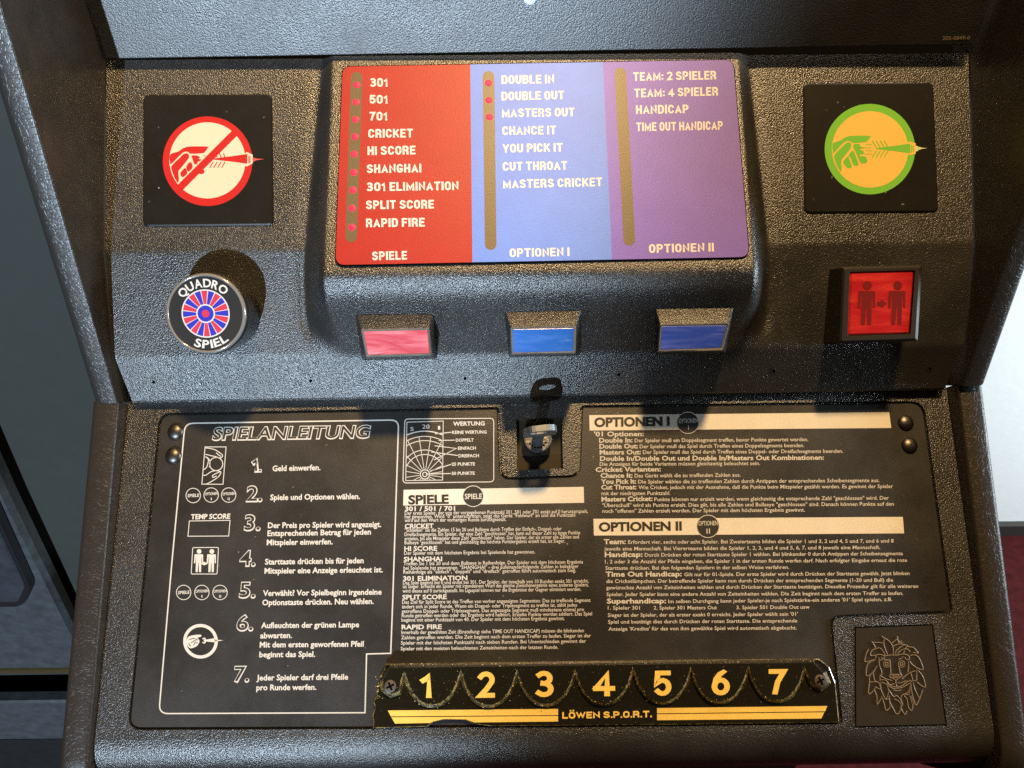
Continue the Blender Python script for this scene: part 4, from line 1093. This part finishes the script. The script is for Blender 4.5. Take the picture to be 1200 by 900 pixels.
for px, py in ((457.5, 804), (961, 797.5)):
    g = Geo(); c = at(px, py, LOW, H_B - .0006); dome(g, c, LOW.n, .0050, .0009, 0, 24, 6)
    sc_ = build(g, 'screw', M_SCREW, dm)
    g = Geo(); f5 = disc_fn(c, LOW.n, rad(25))
    for sx, sy in ((.0026, .0006), (.0006, .0026)):
        g.poly([f5(-sx, -sy, .0009 + (.00005 if sx > sy else .0001)), f5(sx, -sy, .0009 + (.00005 if sx > sy else .0001)), f5(sx, sy, .0009 + (.00005 if sx > sy else .0001)), f5(-sx, sy, .0009 + (.00005 if sx > sy else .0001))])
    build(g, 'cross_slot', M_DARK, dm, sc_)

# ---- lion emblem
lp = [(1003, 736), (1092, 733), (1108, 848.5), (1003.5, 851)]
g = Geo(); slab(g, LOW, rpoly(lp, 1, 3), -.0002, .0002, 0); em = build(g, 'lion_emblem', M_LION, dm)
g = Geo(); ring(g, LOW, inset(lp, -1.6), lp, .00025); build(g, 'groove', M_DARK, dm, em)
g = Geo(); Lc = map_c(995, 730, 6.92)
lion = [[(185, 152), (215, 200)], [(190, 160), (240, 160), (272, 165)], [(265, 108), (285, 130), (280, 170), (300, 230), (312, 255)], [(285, 122), (320, 145), (350, 185), (358, 225), (358, 262)], [(345, 165), (385, 135), (392, 112), (400, 160), (438, 160)],
        [(358, 190), (378, 180), (415, 172), (460, 180)], [(395, 135), (405, 150), (430, 148)], [(375, 250), (385, 225), (420, 195), (460, 180), (480, 195)], [(395, 250), (420, 225), (465, 210), (495, 235)], [(480, 195), (520, 200), (545, 225), (558, 245), (520, 240)],
        [(220, 210), (185, 225), (175, 265), (225, 262)], [(220, 210), (250, 205), (280, 235), (290, 262)], [(160, 210), (140, 250), (128, 315), (180, 305), (215, 298)],
        [(215, 300), (170, 320), (145, 350), (140, 430), (190, 405), (230, 345)], [(215, 285), (222, 262), (260, 258), (290, 268), (340, 262), (390, 262), (430, 255), (475, 262), (490, 290), (470, 300), (455, 285), (450, 275)],
        [(262, 275), (268, 300), (245, 300), (240, 280)], [(240, 300), (248, 350), (265, 400), (258, 430)], [(290, 268), (280, 290), (290, 300), (330, 300)], [(400, 295), (425, 290), (440, 270)],
        [(330, 300), (335, 360), (338, 410)], [(398, 345), (408, 380), (415, 410)], [(480, 310), (482, 360), (475, 400)], [(495, 265), (535, 262), (570, 290), (600, 375), (560, 370), (520, 345), (490, 310)],
        [(338, 410), (330, 440), (355, 450), (378, 462), (402, 450), (428, 430), (415, 408)], [(378, 462), (380, 500), (390, 520)], [(255, 430), (300, 455), (350, 468)], [(258, 462), (300, 468), (330, 505), (375, 520), (420, 515), (470, 480), (500, 465)],
        [(265, 480), (310, 505), (350, 530), (390, 532), (440, 520), (500, 485)], [(300, 490), (340, 502), (365, 492)], [(395, 490), (425, 485), (465, 470)], [(360, 545), (390, 552), (425, 545)], [(430, 455), (470, 420), (530, 390)], [(490, 405), (540, 390)], [(500, 410), (515, 460), (500, 480)],
        [(550, 375), (548, 440), (545, 465), (520, 470)], [(560, 385), (600, 440), (618, 520), (580, 505), (550, 480)], [(520, 480), (530, 530), (570, 610), (580, 590), (600, 540)], [(500, 490), (510, 570), (540, 665), (560, 640), (575, 605)],
        [(185, 405), (165, 445), (165, 480), (158, 575), (200, 550), (215, 515)], [(195, 410), (210, 470), (240, 485), (250, 520)], [(165, 480), (220, 480)], [(250, 420), (250, 470)], [(205, 545), (225, 600), (228, 660), (262, 610), (262, 590)], [(215, 520), (250, 540)],
        [(258, 480), (255, 530), (280, 590), (300, 620), (320, 560), (310, 510)], [(270, 610), (285, 660), (300, 710), (330, 690), (330, 660), (325, 620), (300, 625)], [(325, 590), (330, 640), (355, 690), (385, 740), (412, 720), (420, 660), (385, 625), (365, 620)],
        [(325, 545), (360, 600), (385, 590), (410, 615), (430, 660)], [(430, 580), (420, 620), (435, 660), (418, 685), (435, 720), (455, 742), (470, 710)], [(430, 585), (480, 560), (500, 500)], [(445, 590), (470, 620), (480, 680), (505, 712), (515, 670), (490, 590)], [(500, 590), (520, 640), (525, 670)],
        [(455, 580), (485, 580), (495, 530)], [(440, 250), (470, 180)], [(345, 420), (420, 418)], [(345, 432), (415, 432)], [(355, 442), (405, 444)]]
for l in lion: stroke(g, LOW, Lc(smoothline(l, 4)), 1.25, .00021, 0, False, .0007)
for c in ((305, 335), (425, 335)):
    stroke(g, LOW, Lc(circ(c, 27, 16)), 1.0, .00021, 0, True, .0006); stroke(g, LOW, Lc(circ(c, 12, 12)), 1.4, .00021, 0, True, .0006)
build(g, 'lion_relief', M_LIONLINE, dm, em)

# ---- side boards and lower side rails
T = .0175
def side_board(sx):
    """upper side board, rounded front edge; sx = -1 left, +1 right"""
    a = Vector((0, *yz(469 if sx < 0 else 456, .5162 if sx < 0 else .5135))); b = Vector((0, *yz(150, .4286)))
    d = (b - a).normalized(); e = b + d * .16
    fn_ = Vector((0, -d.z, d.y)); fn_ = fn_ if fn_.z > 0 else -fn_
    prof = [(0, -.0006), (.0004, -.0001), (.0010, 0)]
    rr = .0085
    for k in range(8):
        t = (math.pi / 2) * k / 7; prof.append((T - rr + rr * math.sin(t), -rr + rr * math.cos(t)))
    rws = []
    for p in (a, b, e):
        rws.append([Vector((sx * (side_x(sx) + u), p.y, p.z)) + fn_ * v for u, v in prof])
    g = Geo(); g.grid(rws, 0, True)
    # end face at the bottom
    g.poly([Vector((sx * (side_x(sx) + u), a.y, a.z)) + fn_ * v for u, v in prof] + [Vector((sx * (side_x(sx) + T), a.y + .02, a.z - .06)), Vector((sx * side_x(sx), a.y + .02, a.z - .06))], 0)
    # inner face and outer face
    depth = .35
    i0 = [r[0] for r in rws]; i1 = [p - Vector((0, 0, depth)) for p in i0]
    g.grid([i0, i1], 1, False)
    q0 = [r[-1] for r in rws]; q1 = [p - Vector((0, 0, depth)) for p in q0]; g.grid([q0, q1], 0, False)
    o = build(g, 'side_board', [M_VINYL, M_INNER], dm); fix_normals(o); return o
def side_rail(sx):
    a = Vector((0, *yz(466.5 if sx < 0 else 453, .517 if sx < 0 else .5186))); b = Vector((0, *yz(880, .4755)))
    d = (b - a).normalized(); fn_ = Vector((0, -d.z, d.y)); fn_ = fn_ if fn_.z > 0 else -fn_
    pts = [(a, fn_)]; pts.append((b, fn_))
    for k in range(1, 8):
        t = rad(82) * k / 7; c = b - fn_ * .03
        pts.append((c + fn_ * .03 * math.cos(t) + d * .03 * math.sin(t), fn_ * math.cos(t) + d * math.sin(t)))
    lp_, ln_ = pts[-1]; pts.append((lp_ + (d * math.cos(rad(82)) - fn_ * math.sin(rad(82))) * .3, ln_))
    prof = [(0, -.0016), (.0005, -.0006), (.0016, 0)]
    rr = .004
    for k in range(6):
        t = (math.pi / 2) * k / 5; prof.append((T - rr + rr * math.sin(t), -rr + rr * math.cos(t)))
    rws = [[Vector((sx * (side_x(sx) + u), p.y, p.z)) + n * v for u, v in prof] for p, n in pts]
    g = Geo(); g.grid(rws, 0, True)
    g.poly([*rws[0], rws[0][-1] - fn_ * .05, rws[0][0] - fn_ * .05], 0)
    i0 = [r[0] for r in rws]; i1 = [p - n * .055 for p, (q, n) in zip(i0, pts)]; g.grid([i0, i1], 1, False)
    q0 = [r[-1] for r in rws]; q1 = [p - n * .055 for p, (q, n) in zip(q0, pts)]; g.grid([q0, q1], 0, False)
    o = build(g, 'side_rail', [M_RAIL, M_INNER], dm); fix_normals(o); return o
for sx in (-1, 1): side_board(sx); side_rail(sx)

# ---- cabinet body behind and below the console
g = Geo()
M_BODY = simple('black_cabinet', (.015, .014, .013), .5, .3)
box(g, (-WH - T + .001, .30, 0), (WR + T - .001, ROOM_BACK - .02, .72))
cb = build(g, 'cabinet_body', M_BODY, dm, room=True)
